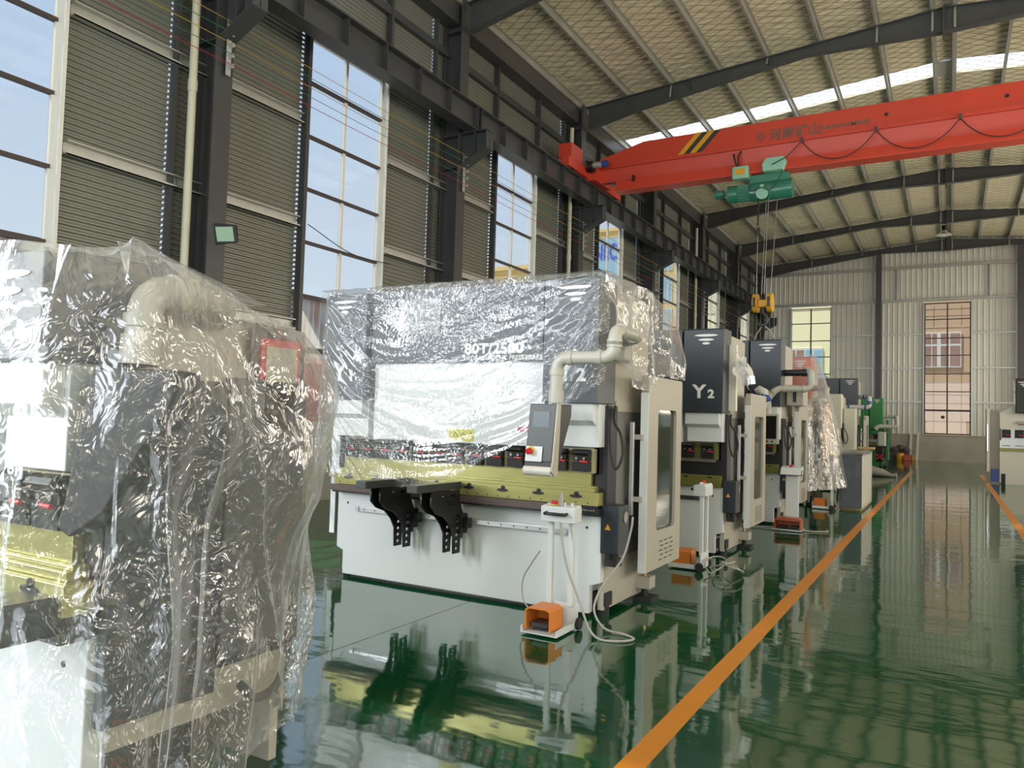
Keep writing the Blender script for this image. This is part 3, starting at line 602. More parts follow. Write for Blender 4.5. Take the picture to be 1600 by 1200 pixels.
# ------------------------------------------------------------------ press brakes
def elbow(mb, a, c, b, r, n=12, k=8):   # bend a->c->b
    a, c, b = Vector(a), Vector(c), Vector(b); return mb.tube([a*(1-t)**2+c*2*t*(1-t)+b*t*t for t in [i/k for i in range(k+1)]], r, n)
def logo(parent, x, z, y, s_=1, ax='y'):
    mb = MB()
    for dz, w_ in ((.05, .135), (0, .09), (-.042, .045)):
        mb.prism(ell(x, z+dz*s_, w_*s_, .014*s_, 14), 'y', y-.002, y)
    mb.build('emblem', 'led', parent)
def press(name, label, loc, W=1.34, H=2.59, cov='grey', body='white', det=2, yname=None, title=False, clampn=13, door=True, doorm='beige', arm=None, table='ygreen', side='beige', sidep='sideg', mirror=1, ramw=.86, zc=1.63, lshow=True, DP=.95, RH=None, feet=True, sp0=.42, dbox=True, ldoor=.165, fz0=.05):
    t = thing(name, label, 'machine', loc, group='press brakes along the hall')
    # lower apron with cut corners
    ap = [(-W+.09, .03), (-W+.09, .24), (-W+.01, .27), (-W+.01, .78), (W-.02, .78), (W-.02, .27), (W-.11, .24), (W-.11, .03)]
    MB().prism(ap, 'y', 0, .07).build('apron', body, t, bev=.004)
    MB().box(-W+.13, W-.14, .07, .12, .0, .78).build('base_plinth', 'black', t)
    h = MB()
    for x, z in ((-W+.13, .68), (W-.14, .68)): h.cyl((x, -.002, z), (x, .002, z), .011, 10)
    h.build('bolt_hole', 'black', t)
    # side frames (C plates)
    Ht = H-.06
    for sx_ in (-1, 1):
        a, b = sorted((sx_*(W-.07), sx_*(W-.02)))
        MB().prism([(.07, fz0), (DP-.03, fz0), (DP, .3), (DP, RH or Ht), (.3, Ht), (.07, Ht), (.07, 1.62), (.55, 1.55), (.55, .98), (.07, .90)], 'x', a, b).build('side_frame', side, t, bev=.004)
        pa, pb = sorted((sx_*(W-.02), sx_*(W-.012)))
        MB().box(pa, pb, .19, DP-.02, sp0, 1.58).build('side_panel', sidep, t)
        MB().box(*sorted((sx_*(W-.05), sx_*(W-.005))), .20, DP, 1.58, 1.66).build('side_rail', side, t)
        MB().box(*sorted((sx_*(W-.10), sx_*(W+.01))), .02, .20, .86, 1.62).build('guide_column', 'black', t)
        if not feet: continue
        fz = MB().box(*sorted((sx_*(W-.06), sx_*(W+.10))), .78-.95+DP, DP-.03, .10, .20); fz.build('foot_bracket', side, t, bev=.006)
        MB().box(*sorted((sx_*(W-.04), sx_*(W+.12))), .76-.95+DP, DP+.01, 0, .03).cyl((sx_*(W+.03), DP-.1, .03), (sx_*(W+.03), DP-.1, .10), .03, 10).build('foot_pad', 'rubber', t)
        MB().cyl((sx_*(W+.03), DP-.1, .20), (sx_*(W+.03), DP-.1, .29), .018, 8).build('levelling_bolt', 'brass', t)
        MB().box(*sorted((sx_*(W-.12), sx_*(W-.0))), .08, .2, .08, .18).cyl((sx_*(W-.05), .14, 0), (sx_*(W-.05), .14, .08), .05, 10).build('front_foot', 'rubber', t)
    MB().box(-W+.07, W-.07, DP-.02, DP+.02, .1, RH or Ht).build('rear_panel', side, t)
    # table stack
    if det != 1: MB().box(-W+.02, W-.0, -.10, .0, .782, .835).box(-W+.05, W-.03, -.06, .05, .78, .86).build('scale_rail', 'black', t)
    if det > 1:
        MB().box(-W+.01, W-.45, -.115, -.10, .80, .855).build('rubber_strip', 'brown', t)
        tk = MB()
        for i in range(26): tk.box(W-.42+.015*i, W-.417+.015*i, -.102, -.100, .82, .828 if i % 5 else .832)
        tk.build('ruler', 'led', t)
    if det == 1:
        MB().box(-W+.03, W-.04, -.05, .12, .78, .915).build('table', table, t, bev=.003)
        MB().box(-W+.1, W-.10, .0, .1, .915, 1.06).build('throat_shade', 'black', t)  # black box paints the shade inside the open gap below the clamps
        hb_ = MB()
        for i in range(9): hb_.box(-W+.25+.28*i, -W+.30+.28*i, -.052, -.05, .885, .90)
        hb_.build('slot', 'black', t)
    else: MB().box(-W+.03, W-.02, -.085, .12, .856, .955).build('table', table, t, bev=.003)
    if det != 1: MB().box(-W+.05, W-.06, -.055, .12, .955, .985).box(-W+.06, W-.06, -.035, .1, .985, 1.0).build('die_holder', table, t, bev=.003)
    if det > 1:
        sl = MB()
        for i in range(8):
            x = -W+.20+i*(2*W-.4)/7; sl.prism(ell(x, .922, .055, .014, 10), 'y', -.0875, -.086).prism(ell(x+.005, .943, .022, .016, 8), 'y', -.0875, -.086)
        for i in range(26): sl.prism(ell(-W+.1+i*(2*W-.2)/25, .876, .006, .006, 6), 'y', -.0875, -.086)
        sl.build('slot', 'black', t, kind='stuff')
    MB().box(-W+.08, W-.11, -.03 if det == 1 else -.01, .06, 1.065 if det == 1 else 1.0, 1.10).build('punch_plate', 'ygreen' if det > 1 else 'punch', t, bev=.002)
    # ram
    MB().box(-W+.06, W-.06, .02, .10, 1.09, Ht).build('ram', body, t)
    MB().box(-W+.10, W-.08, -.03, .02, 1.262, 1.285).box(-W+.1, W-.08, -.02, .02, 1.10, 1.262).build('clamp_rail', 'tanr' if det > 1 else table, t)
    MB().box(-ramw, ramw, -.10, .02, 1.285, 1.955).build('ram_panel', body, t, bev=.004)
    n = clampn; cw = (2*W-.17)/n
    protoc = None
    for i in range(n):
        x = -W+.09+cw*(i+.5); loc_ = (x, -.02, 1.11)
        if protoc is None:
            c1 = MB().prism([(-.0, 0), (-.05, .0), (-.055, .075), (-.0, .075)], 'x', -.072, .072).prism([(0, .08), (-.045, .08), (-.05, .118), (0, .118)], 'x', -.07, .07).prism([(0, .122), (-.06, .122), (-.085, .145), (-.07, .165), (0, .17)], 'x', -.072, .072).build('clamp', 'black', t, loc_, bev=.003)
            lv = MB().cyl((.005, -.065, .078), (.068, -.07, .076), .0085, 8).build('lever', 'lever', c1)
            bt = MB()
            for q in (-.035, .03): bt.cyl((q, -.050, .1), (q, -.056, .1), .011, 10)
            bt.build('bolt', 'punch', c1)
            protoc = (c1, [lv]+[o for o in c1.children if o.name.startswith('bolt')])
        else:
            c = copy(protoc[0], t, loc_)
            if det > 0:
                for ch in protoc[1]: copy(ch, c)
    # covers
    MB().box(-ramw+.0, ramw, -.16, .02, 1.955, H).build('upper_cover', cov, t, bev=.006)
    for sx_ in (-1, 1):
        a, b = sorted((sx_*(ramw+.03), sx_*(W+.01)))
        MB().prism([(-.15, zc), (-.21, zc), (-.21, H-.015), (-.18, H), (.14, H), (.14, zc)], 'x', a, b).build('cylinder_cover', cov, t, bev=.006)
        MB().box(a+.03, b-.03, -.10, .05, 1.30, zc).prism([(-.17, zc), (-.17, 1.50), (-.10, 1.46), (-.10, zc)], 'x', a+.02, b-.05).build('cylinder_block', body, t, bev=.004)
    if not RH: MB().box(-W+.05, W-.05, .10, DP, Ht, Ht+.03).build('top_panel', side, t)
    logo(t, W-.19, H-.13, -.211); logo(t, -W+.19, H-.13, -.211)
    if yname:
        for sx_, d in ((-1, '1'), (1, '2')):
            xx = -W+.07 if sx_ < 0 else ramw+.13
            text('lettering', 'Y', .21, (xx+.02, -.213, zc+.17), FR, 'led', t, bold=.006, sx_=1.1)
            text('lettering', d, .13, (xx+.19, -.213, zc+.17), FR, 'led', t, bold=.006, sx_=1.1)
    if title:
        text('lettering', '80T/2500', .115, (.13, -.163, 2.025), FR, 'led', t, bold=.004, sx_=1.25)
        text('lettering', 'HYDRAULIC CNC PRESS BRAKE', .050, (.125, -.163, 1.970), FR, 'led', t, bold=.001, sx_=1.05)
        MB().box(-.56, -.12, -.172, -.162, 2.20, 2.50).build('blank_plate', 'plate', t)
    if det > 1:
        wsn = MB().box(-.04, .21, -.103, -.101, 1.30, 1.40).build('warning_label', 'warn', t)
        wt = MB()
        for q in (0, .075, .15): ring2(wt, [(-.0+q, 1.325), (.055+q, 1.325), (.0275+q, 1.378)], -.1035, .003)
        wt.build('warning_triangle', 'black', wsn)
    if det:
        dl = MB().box(.62, .81, -.103, -.101, 1.30, 1.43).build('danger_label', 'paper', t)
        MB().box(.62, .81, -.1045, -.103, 1.40, 1.435).build('red_band', 'danger', dl)
        text('lettering', 'DANGER', .032, (.66, -.106, 1.406), FR, 'led', dl, bold=.0005)
    # side guard door
    if door:
        for sx_ in ((1,) if lshow is False else (-1, 1)):
            if sx_ < 0 and lshow is None: continue
            x0 = W+.105 if sx_ > 0 else -W-ldoor
            y0, y1, z0, z1 = .48, 1.36, .29, 1.88
            ya, yb, za, zb_ = .72, 1.21, .60, 1.61
            d = MB()
            outer = [(y0, z0), (y1, z0), (y1, z1), (y0, z1)]
            def rr(a, b, c, e, r):
                o_ = []
                for cx_, cz_, s0 in ((b-r, c+r, -90), (b-r, e-r, 0), (a+r, e-r, 90), (a+r, c+r, 180)):
                    for q in range(5): an = math.radians(s0+q*22.5); o_.append((cx_+r*math.cos(an), cz_+r*math.sin(an)))
                return o_
            me = plate2d(outer, [rr(ya, yb, za, zb_, .05)], .06)
            for v in me.vertices: p_ = v.co.copy(); v.co = (x0+.03+p_.z, p_.x, p_.y)
            me.materials.append(M[doorm]); do = bpy.data.objects.new('side_door', me); C.objects.link(do); do.parent = t
            MB().box(x0-.002, x0+.062, y0-.012, y0, z0, z1-.14).build('door_edge', 'white' if body == 'white' else body, do)
            MB().box(x0+.02, x0+.035, ya-.01, yb+.01, za-.01, zb_+.01).build('door_window', mat('tinted_glass', (.045, .055, .04), .06, spec=.25), do)
            vt = MB(); rows = 5 if det > 1 else 10
            for r_i in range(rows):
                for c_i in range(3):
                    yv = y0+.32+c_i*.13+(.03 if r_i % 2 else 0); zv = .50-r_i*(.038 if det > 1 else .02); xq = x0+.0605 if sx_ > 0 else x0-.0005
                    vt.box(xq-.001, xq+.001, yv, yv+.085, zv, zv+.009)
            vt.build('vent', 'black', do, kind='stuff')
            hx = x0-.075 if sx_ > 0 else x0+.10
            MB().box(hx, hx+.035, y0-.06, y0-.03, .75, 1.50).build('handle', 'alu', do, bev=.004)
            MB().box(min(hx, x0), max(hx+.03, x0+.03), y0-.05, y0-.012, .86, .90).box(min(hx, x0), max(hx+.03, x0+.03), y0-.05, y0-.012, 1.36, 1.40).build('handle_bracket', 'beige', do)
    # black drive box on the side
    if not dbox: return t
    bx = MB().box(W-.02, W+.125, -.02, .20, .50, .86).build('drive_box', 'navy', t, bev=.006)
    MB().cyl((W+.127, .12, .77), (W+.13, .12, .77), .045, 16).build('fan_grille', 'punch', bx)
    MB()._add([(W+.015, -.022, .68), (W+.065, -.022, .68), (W+.04, -.022, .725)], [(0, 1, 2)]).build('warning_triangle', 'stripey', bx)
    MB().box(W+.01, W+.10, .02, .13, .40, .46).cyl((W+.035, .03, .46), (W+.035, .03, .50), .03, 10).cyl((W+.085, .03, .46), (W+.085, .03, .50), .03, 10).build('connector', 'rubber', bx)
    MB().rope([(W+.03, .05, 1.6), (W+.03, .0, 1.45), (W+.05, -.02, 1.25), (W+.09, -.01, 1.14), (W+.13, .02, 1.25), (W+.10, .05, 1.40), (W+.04, .06, 1.5), (W+.03, .1, 1.62)], .010, 6).build('hose', 'rubber', t)
    return t
def rail(t, x0, x1, z, mt='alu'):
    r = MB().box(x0, x1, -.028, 0, z-.022, z+.022).build('guide_rail', mt, t, bev=.004)
    MB().cyl((x0-.03, -.03, z), (x0-.03, .0, z), .024, 12).cyl((x1+.03, -.03, z), (x1+.03, 0, z), .03, 12).build('rail_stop', 'alu', r)
    h = MB(); n = int((x1-x0)/.12)
    for i in range(n): h.cyl((x0+.06+i*.12, -.0295, z), (x0+.06+i*.12, -.028, z), .007, 8)
    h.build('rail_hole', 'black', r)
def support_arm(t, x):
    # local: sliding sheet support, bar pointing to the front
    a = MB().box(x-.055, x+.055, -.13, -.028, .54, .70).build('support_arm', 'black', t)
    MB().box(x-.075, x+.03, -.70, -.10, .905, .965).box(x-.07, x+.025, -.704, -.70, .91, .96).build('top_bar', 'steel', a, bev=.004)
    out = [(-.60, .90), (-.16, .90), (-.10, .72), (-.10, .46), (-.13, .45), (-.20, .46), (-.22, .60), (-.26, .68), (-.34, .75), (-.50, .78), (-.58, .80)]
    out = [(-.52, .90), (-.12, .90), (-.10, .78), (-.06, .70), (-.06, .50), (-.09, .50), (-.095, .38), (-.19, .38), (-.20, .54), (-.25, .62), (-.33, .69), (-.45, .73), (-.52, .79)]
    holes = [ell(-.22, .855, .035, .016), ell(-.35, .86, .03, .006)]+[ell(-.145+.0*k, .42+.055*k, .018, .014) for k in range(6)]+[ell(-.3+.025*(k % 5), .79+.018*(k//5), .007, .006, 6) for k in range(10)]
    for dx in (-.07, .025):
        me = plate2d(out, holes, .012)
        for v in me.vertices: p_ = v.co.copy(); v.co = (x+dx+p_.z, p_.x, p_.y)
        me.materials.append(M['black']); o = bpy.data.objects.new('bracket_plate', me); C.objects.link(o); o.parent = a
    MB().box(x+.055, x+.10, -.10, -.028, .585, .665).build('slide_block', 'black', a)
def pipe_arm(t, P, r=.047, mt='arm', rings=None, name='pendant_arm'):
    """P: list of corner points; elbows at the inner corners"""
    P = [Vector(p) for p in P]; a = MB(); k = .10
    pts = [P[0]]
    for i in range(1, len(P)-1):
        d0 = (P[i-1]-P[i]).normalized(); d1 = (P[i+1]-P[i]).normalized(); e = min(k, (P[i-1]-P[i]).length*.45, (P[i+1]-P[i]).length*.45)
        A, B = P[i]+d0*e, P[i]+d1*e
        pts += [A*(1-t_)**2+P[i]*2*t_*(1-t_)+B*t_*t_ for t_ in [q/6 for q in range(7)]]
    pts.append(P[-1]); o = a.tube(pts, r, 16).build(name, mt, t)
    for i in range(1, len(P)-1):
        d0 = (P[i-1]-P[i]).normalized(); d1 = (P[i+1]-P[i]).normalized()
        for d in (d0, d1): MB().cyl(P[i]+d*.085, P[i]+d*.125, r*1.15, 16).build('collar', rings or mt, o)
    MB().cyl(P[-1]+(P[-2]-P[-1]).normalized()*.09, P[-1], r*1.18, 16).build('collar', rings or mt, o)
    return o
def pendant(t, x, y, z, s_=1., rz=0, plain=False):
    """wedge shaped control pendant, front facing -y, top centre at x,y,z"""
    p = bpy.data.objects.new('control_pendant', None); C.objects.link(p); p.parent = t; p.location = (x, y, z); p.rotation_euler = (0, 0, rz); p.scale = (s_, s_, s_)
    pf = [(-.11, 0), (.13, 0), (.13, -.08), (-.06, -.43), (-.15, -.50), (-.19, -.47), (-.17, -.40)]
    MB().prism(pf, 'x', -.11, .105).build('housing', 'black', p, bev=.006)
    if plain: return p
    MB().prism([(-.118, .002), (-.07, .002), (-.10, -.49), (-.15, -.505), (-.20, -.47), (-.175, -.40)], 'x', .105, .118).build('side_trim', 'beige', p)
    MB().prism([(-.112, -.005), (-.116, -.005), (-.178, -.40), (-.172, -.40)], 'x', -.10, .10).build('face', 'facep', p)
    MB().prism([(-.124, -.055), (-.128, -.055), (-.147, -.215), (-.143, -.215)], 'x', -.07, .06).build('screen', 'screen', p)
    MB().prism([(-.168, -.30), (-.172, -.30), (-.186, -.405), (-.182, -.405)], 'x', -.10, .03).build('lower_face', 'white', p)
    MB().cyl((-.06, -.175, -.33), (-.06, -.185, -.332), .03, 12).build('ring', 'warn', p)
    MB().cyl((-.06, -.185, -.332), (-.06, -.215, -.338), .022, 12).build('emergency_stop', 'lever', p)
    MB().cyl((-.11, -.165, -.47), (.105, -.165, -.47), .035, 12).build('wrapped_edge', 'foam', p)
    return p

# M2: the wrapped 80T machine in the middle of the picture
m2 = press('press_brake', 'white and dark grey press brake marked 80T/2500 under clear plastic', (-3.62, 5.45, 0), yname=True, title=True, ldoor=.52)
rail(m2, -1.05, .98, .635)
support_arm(m2, -.44); support_arm(m2, .07)
pipe_arm(m2, [(1.32, .25, 2.13), (1.59, .0, 2.14), (1.59, -.48, 2.14), (1.59, -.49, 1.945), (1.16, -.51, 1.945), (1.16, -.51, 1.62)])
MB().box(1.30, 1.42, .15, .45, 1.98, 2.22).build('arm_bracket', 'beige', m2, bev=.01)
pendant(m2, 1.12, -.51, 1.61)
# M3
m3 = press('press_brake', 'press brake with a dark cover marked Y2, right behind the 80T machine', (-3.56, 8.83, 0), cov='navy', yname=True, table='olive', det=1, clampn=11)
rail(m3, -1.0, 1.05, .645, 'steel')
pipe_arm(m3, [(1.30, .3, 2.20), (1.45, .10, 2.20), (1.58, -.02, 2.12), (1.60, -.02, 1.96)], r=.055, mt='foam', rings='alu')
MB().box(1.35, 1.43, .05, .13, 1.66, 2.42).build('arm_bracket', 'cream', m3)
MB().grid(lambda u, v: (1.45+.16*u+.03*vn(u*5, v*5, 3), -.07+.05*vn(u*4, v*6, 4), 2.34-.28*v-.18*u+.04*vn(u*6, v*3, 8)), 12, 12).build('foam_wrap', 'foam', m3)
# M4
m4 = press('press_brake', 'tall dark press brake with a monitor on a white pipe arm, third in the row', (-3.57, 12.25, 0), H=2.82, zc=1.80, cov='navy', table='olive', det=1, clampn=11)
pipe_arm(m4, [(1.36, .0, 2.32), (1.72, -.05, 2.32)], r=.05, mt='black')
pipe_arm(m4, [(1.72, -.05, 2.34), (1.76, -.10, 2.32), (1.76, -.10, 2.07), (1.30, -.25, 2.07), (1.18, -.30, 1.92), (1.18, -.30, 1.68)], r=.05, rings='arm')
cm = MB().box(.98, 1.36, -.40, -.34, 1.23, 1.68).build('control_monitor', 'beige', m4, bev=.01)
MB().box(1.00, 1.33, -.404, -.40, 1.31, 1.65).build('screen', 'blackgl', cm)
MB().cyl((1.20, -.405, 1.27), (1.20, -.40, 1.27), .014, 10).cyl((1.27, -.405, 1.27), (1.27, -.40, 1.27), .014, 10).build('knob', 'black', cm)
MB().cyl((1.0, -.37, 1.19), (1.12, -.37, 1.20), .022, 8).build('handle', 'white', cm)
MB().cyl((1.12, -.32, 1.98), (1.20, -.34, 1.86), .062, 12).build('blue_ring', 'blue', m4)
MB().tube([(1.0, -.3, 2.02), (1.05, -.3, 2.05), (1.13, -.31, 2.0), (1.16, -.32, 1.9), (1.15, -.32, 1.7)], .06, 10, radii=[.04, .065, .075, .065, .03]).build('plastic_wrap', 'foam', m4)
MB().box(1.36, 1.60, .25, .70, 1.83, 2.15).build('switch_cabinet', 'beige', m4, bev=.005)
MB().box(1.45, 1.50, .245, .25, 1.88, 2.10).build('slot', 'black', m4)
# M5 red
m5 = press('press_brake', 'red covered press brake wrapped in clear plastic, fourth in the row', (-3.66, 15.7, 0), H=2.84, zc=1.92, cov='mred', sidep='brownp', table='olive', det=0, clampn=8, doorm='orange')
pipe_arm(m5, [(1.30, .1, 2.25), (1.62, .0, 2.25), (1.64, -.3, 2.2), (1.60, -.32, 2.02), (1.35, -.4, 2.0), (1.32, -.4, 1.7)], r=.05)
MB().box(1.50, 1.56, .35, .9, .3, 2.0).build('orange_door', 'orange', m5)
# M5b, a pale machine whose wrapped door edge shows
mx_ = press('press_brake', 'pale press brake wrapped in hazy plastic, fifth in the row', (-3.56, 19.6, 0), H=2.3, zc=1.5, cov='cream', body='cream', det=0, clampn=8, doorm='cream')
MB().box(1.36, 1.62, .10, .60, .35, 1.98).build('wrapped_door', 'wrap', mx_)
MB().box(1.37, 1.61, .12, .58, .36, 1.97).build('door_leaf', 'cream', mx_)
# M6
m6 = press('press_brake', 'grey covered press brake with blue ringed white pipe arm, sixth in the row', (-3.60, 23.7, 0), H=2.92, zc=1.6, cov='grey', table='olive', det=0, clampn=8, sidep='beige')
pipe_arm(m6, [(1.34, .1, 2.40), (1.6, -.1, 2.40), (1.66, -.3, 2.36), (1.66, -.3, 2.10), (1.02, -.3, 2.10), (.96, -.3, 1.75)], r=.06, mt='wframe', rings='blue')
MB().box(.8, 1.12, -.36, -.1, 1.05, 1.62).build('white_hood', 'wframe', m6, bev=.04)
pendant(m6, .95, -.35, 1.78)
# M7 green
m7 = press('press_brake', 'bright green press brake at the far end of the row', (-3.62, 33.2, 0), H=2.72, zc=1.5, cov='mgreen', body='mgreen', side='mgreen', sidep='black', table='olive', det=0, clampn=8, doorm='mgreen')
pipe_arm(m7, [(1.34, .1, 2.0), (1.8, .0, 2.0), (1.85, -.2, 1.96), (1.85, -.2, 1.62), (1.2, -.3, 1.62), (1.1, -.3, 1.5)], r=.07, mt='wframe', rings='wframe')
MB().box(1.2, 1.48, -.6, -.25, .85, 1.4).build('white_hood', 'wframe', m7, bev=.05)
MB().box(1.15, 1.40, -.6, -.3, .25, .80).build('dark_block', 'rubber', m7, bev=.03)
MB().bar((1.15, -.65, .55), (1.4, -.65, .35), .05, .05).bar((1.15, -.65, .35), (1.42, -.65, .55), .05, .05).build('red_straps', 'lever', m7)
# M1 near machine under the big sheet
m1 = press('press_brake', 'nearest press brake under crinkled clear plastic at the left edge', (-3.52, 1.45, 0), W=1.22, H=1.97, DP=.83, RH=1.70, feet=False, sp0=.56, dbox=False, fz0=.40, ramw=.80, cov='grey', side='beige', sidep='navy', det=2, lshow=None, door=False)
MB().box(1.215, 1.26, .02, .44, .50, 1.60).build('side_cabinet', 'navy', m1, bev=.006)
MB().box(1.215, 1.25, .46, .84, .60, 1.62).build('side_cabinet', 'facep', m1, bev=.006)
MB().box(1.215, 1.245, .60, .80, 1.40, 1.78).build('red_frame', 'danger', m1, bev=.004)
MB().box(1.246, 1.250, .62, .78, 1.43, 1.75).build('framed_sheet', 'beige', m1)
MB().box(1.21, 1.235, .56, .83, 1.34, 1.82).build('dark_backing', 'navy', m1)
pipe_arm(m1, [(1.22, .42, 1.84), (1.34, .30, 1.87), (1.36, .03, 1.87), (1.36, .02, 1.63)], r=.052)
pendant(m1, 1.36, .04, 1.615, 1.0, -1.0, True)
MB().box(1.0, 1.18, -.45, -.02, .80, .92).build('sheet_support', 'navy', m1, bev=.01)
MB().rope([(1.26, .55, .50), (1.29, .60, .44), (1.29, .70, .46), (1.28, .76, .56), (1.26, .78, .64)], .016).build('hose', 'rubber', m1)
MB().box(-1.1, .85, .2, .7, 0, .40).build('base_shade', 'rubber', m1)  # dark box filling in the shadow under the side frame
# M8 on the right
m8 = thing('press_brake', 'cream press brake with a black upper cover at the right edge', 'machine', (2.82, 26.9, 0), group='press brakes along the hall')
MB().prism([(-1.54, .03), (-1.40, .03), (-1.40, .0), (1.5, .0), (1.54, .96), (-1.54, .96)], 'y', 0, .08).build('apron', 'cream', m8)
MB().box(-1.54, 1.54, -.02, .1, .96, 1.06).build('table', 'olive', m8)
MB().box(-1.54, 1.54, -.03, .12, 1.06, 1.28).build('die_beam', 'punch', m8)
MB().box(-1.50, 1.50, .0, .1, 1.28, 1.62).build('ram_beam', 'punch', m8)
for i in range(9):
    x = -1.38+i*.32
    c = MB().prism([(-.0, 0), (-.07, 0), (-.1, .2), (-.08, .24), (0, .24)], 'x', x-.11, x+.11).build('clamp', 'black', m8, (0, -.02, 1.36)); MB().cyl((x-.02, -.1, .08), (x+.1, -.11, .08), .015, 6).build('lever', 'lever', c)
    MB().box(x-.1, x+.1, -.032, -.03, 1.12, 1.14).build('slot', 'black', m8)
MB().prism([(-1.54, 1.62), (1.54, 1.62), (1.54, 2.25), (.9, 2.6), (-.7, 2.6), (-1.54, 2.10)], 'y', .02, .12).build('ram_panel', 'cream', m8, bev=.01)
MB().box(-1.16, 1.16, -.2, .6, 2.09, 3.10).build('upper_cover', 'blackgl', m8, bev=.02)
logo(m8, -.95, 2.93, -.201, 1.2); logo(m8, .95, 2.93, -.201, 1.2)
MB().box(-1.1, -.6, -.08, .03, 1.78, 1.86).build('step_box', 'beige', m8)
MB().box(-1.5, 1.5, .12, 1.3, .1, 2.05).build('body', 'cream', m8)
d8 = MB().box(-1.88, -1.80, -.2, .65, .35, 2.2).build('side_door', 'cream', m8, bev=.01)
MB().box(-1.87, -1.84, -.25, -.2, .95, 1.75).build('handle', 'alu', d8)
MB().box(-1.8, -1.54, .2, .30, 2.14, 2.2).box(-1.8, -1.54, .25, .3, .4, 2.14).build('guard_frame', 'beige', m8)
MB().box(-1.75, -1.56, .0, .3, .05, .42).build('blue_foot', 'blue', m8)
MB().box(-1.50, -1.40, -.02, .02, 0, .30).box(1.3, 1.5, -.02, .02, 0, .2).build('black_foot', 'rubber', m8)
dl = MB().box(-1.08, -.7, .012, .018, 1.64, 1.80).build('danger_label', 'paper', m8); MB().box(-1.08, -.7, .005, .012, 1.75, 1.80).build('red_band', 'danger', dl)

# ------------------------------------------------------------------ pedal stands
def pedal(mb_parent, x, y, mt):
    p = MB().prism([(0, 0), (0, .135), (.03, .155), (.17, .155), (.20, .135), (.20, 0), (.188, 0), (.188, .13), (.165, .143), (.035, .143), (.012, .13), (.012, 0)], 'y', y, y+.20).box(.0, .20, y+.19, y+.2, 0, .14).build('foot_pedal', mt, mb_parent, (x, 0, .035), bev=.002)
    MB().box(.03, .17, y+.03, y+.17, .02, .045).build('treadle', 'steel', p)
    MB().box(.05, .15, y+.04, y+.16, .001, .02).build('treadle_base', 'black', p)
def stand_two(label, loc, rz, q=.74):
    t = thing('pedal_stand', label, 'foot pedal stand', loc, rz, group='foot pedal stands in front of the press brakes')
    MB().prism([(-.19*q, -.36), (.19*q, -.36), (.19*q, -.02), (-.19*q, -.02)], 'z', .015, .022).box(-.19*q, -.19*q+.008, -.36, -.02, .022, .06).box(.19*q-.008, .19*q, -.36, -.02, .022, .06).build('base_tray', 'white', t)
    MB().box(-.19*q, .19*q, -.03, -.015, .02, .18).build('kick_plate', 'white', t)
    for x in (-.105, .065): MB().box(x, x+.04, -.05, -.012, .16, .78).build('post', 'white', t, bev=.003)
    MB().prism([(-.11, .76), (.02, .76), (.02, .86), (.005, .885), (-.11, .87)], 'x', -.135, .135).build('head_box', 'white', t, bev=.005)
    MB().tube([(-.085, -.11, .825), (-.085, -.145, .822), (-.05, -.148, .822), (.04, -.148, .822), (.075, -.145, .822), (.075, -.11, .825)], .012, 8).build('handle', 'black', t)
    MB().cyl((-.05, -.06, .88), (-.05, -.06, .885), .032, 14).build('collar', 'warn', t)
    MB().cyl((-.05, -.06, .885), (-.05, -.06, .91), .024, 14).build('emergency_stop', 'lever', t)
    for x, y in ((.03, -.05), (.09, -.05)): MB().cyl((x, y, .875), (x, y, .90), .014, 8).build('push_button', 'alu', t)
    for x in (-.165, .143): MB().cyl((x, -.03, .045), (x+.025, -.03, .045), .042, 16).build('wheel', 'rubber', t)
    pedal(t, -.12, -.34, 'pedal')
    return t
st2 = stand_two('white two-post pedal stand with orange pedal before the 80T machine', (-2.46, 5.12, 0), .0)
MB().rope([(.0, -.06, .88), (.01, -.065, .97), (.02, -.075, .90), (.03, -.11, .72), (.10, -.13, .45), (.20, -.12, .22), (.28, -.15, .07), (.38, -.19, .012), (.52, -.16, .012), (.58, -.05, .012), (.48, .02, .012), (.33, .02, .03), (.24, .04, .15), (.28, .12, .32), (.38, .22, .50), (.42, .27, .70), (.43, .28, .80)], .0085, 7).build('cable', 'cable', st2)
MB().rope([(-.19, .0, .52), (-.28, .02, .40), (-.36, .06, .28), (-.35, .05, .14), (-.25, .0, .07), (-.17, -.02, .05)], .006, 6).build('cable', 'cable', st2)
st3 = stand_two('pedal stand seen side-on before the press brake marked Y2', (-2.18, 7.95, 0), -PI/2)
cb = MB()
for k in range(3):
    cb.rope([(.1+.16*math.cos(a)+.05*k, .12+.10*math.sin(a)+.1*k, .02+.12*abs(math.sin(a*.5+k))) for a in [i*.45+k for i in range(16)]], .008, 6)
cb.build('cable', 'cable', st3)
st5 = stand_two('pedal stand beside the plastic wrapped red machine', (-1.85, 15.3, 0), -PI/2)
t = thing('pedal_stand', 'single post pedal stand with dark red pedal before the monitor machine', 'foot pedal stand', (-2.02, 11.9, 0), 0, group='foot pedal stands in front of the press brakes')
MB().box(-.20, .20, -.34, -.04, .01, .03).build('base_tray', 'galv', t)
MB().box(-.08, .10, -.03, .03, .02, .82).build('post', 'white', t, bev=.004)
MB().prism([(-.15, .80), (.05, .80), (.10, .92), (-.08, .90)], 'x', -.14, .15).build('head_box', 'white', t, bev=.004)
MB().prism([(-.155, .79), (-.145, .79), (-.08, .87), (-.09, .87)], 'x', -.17, .16).build('head_trim', 'black', t)
MB().cyl((.0, -.02, .90), (.0, -.02, .94), .026, 12).build('emergency_stop', 'lever', t)
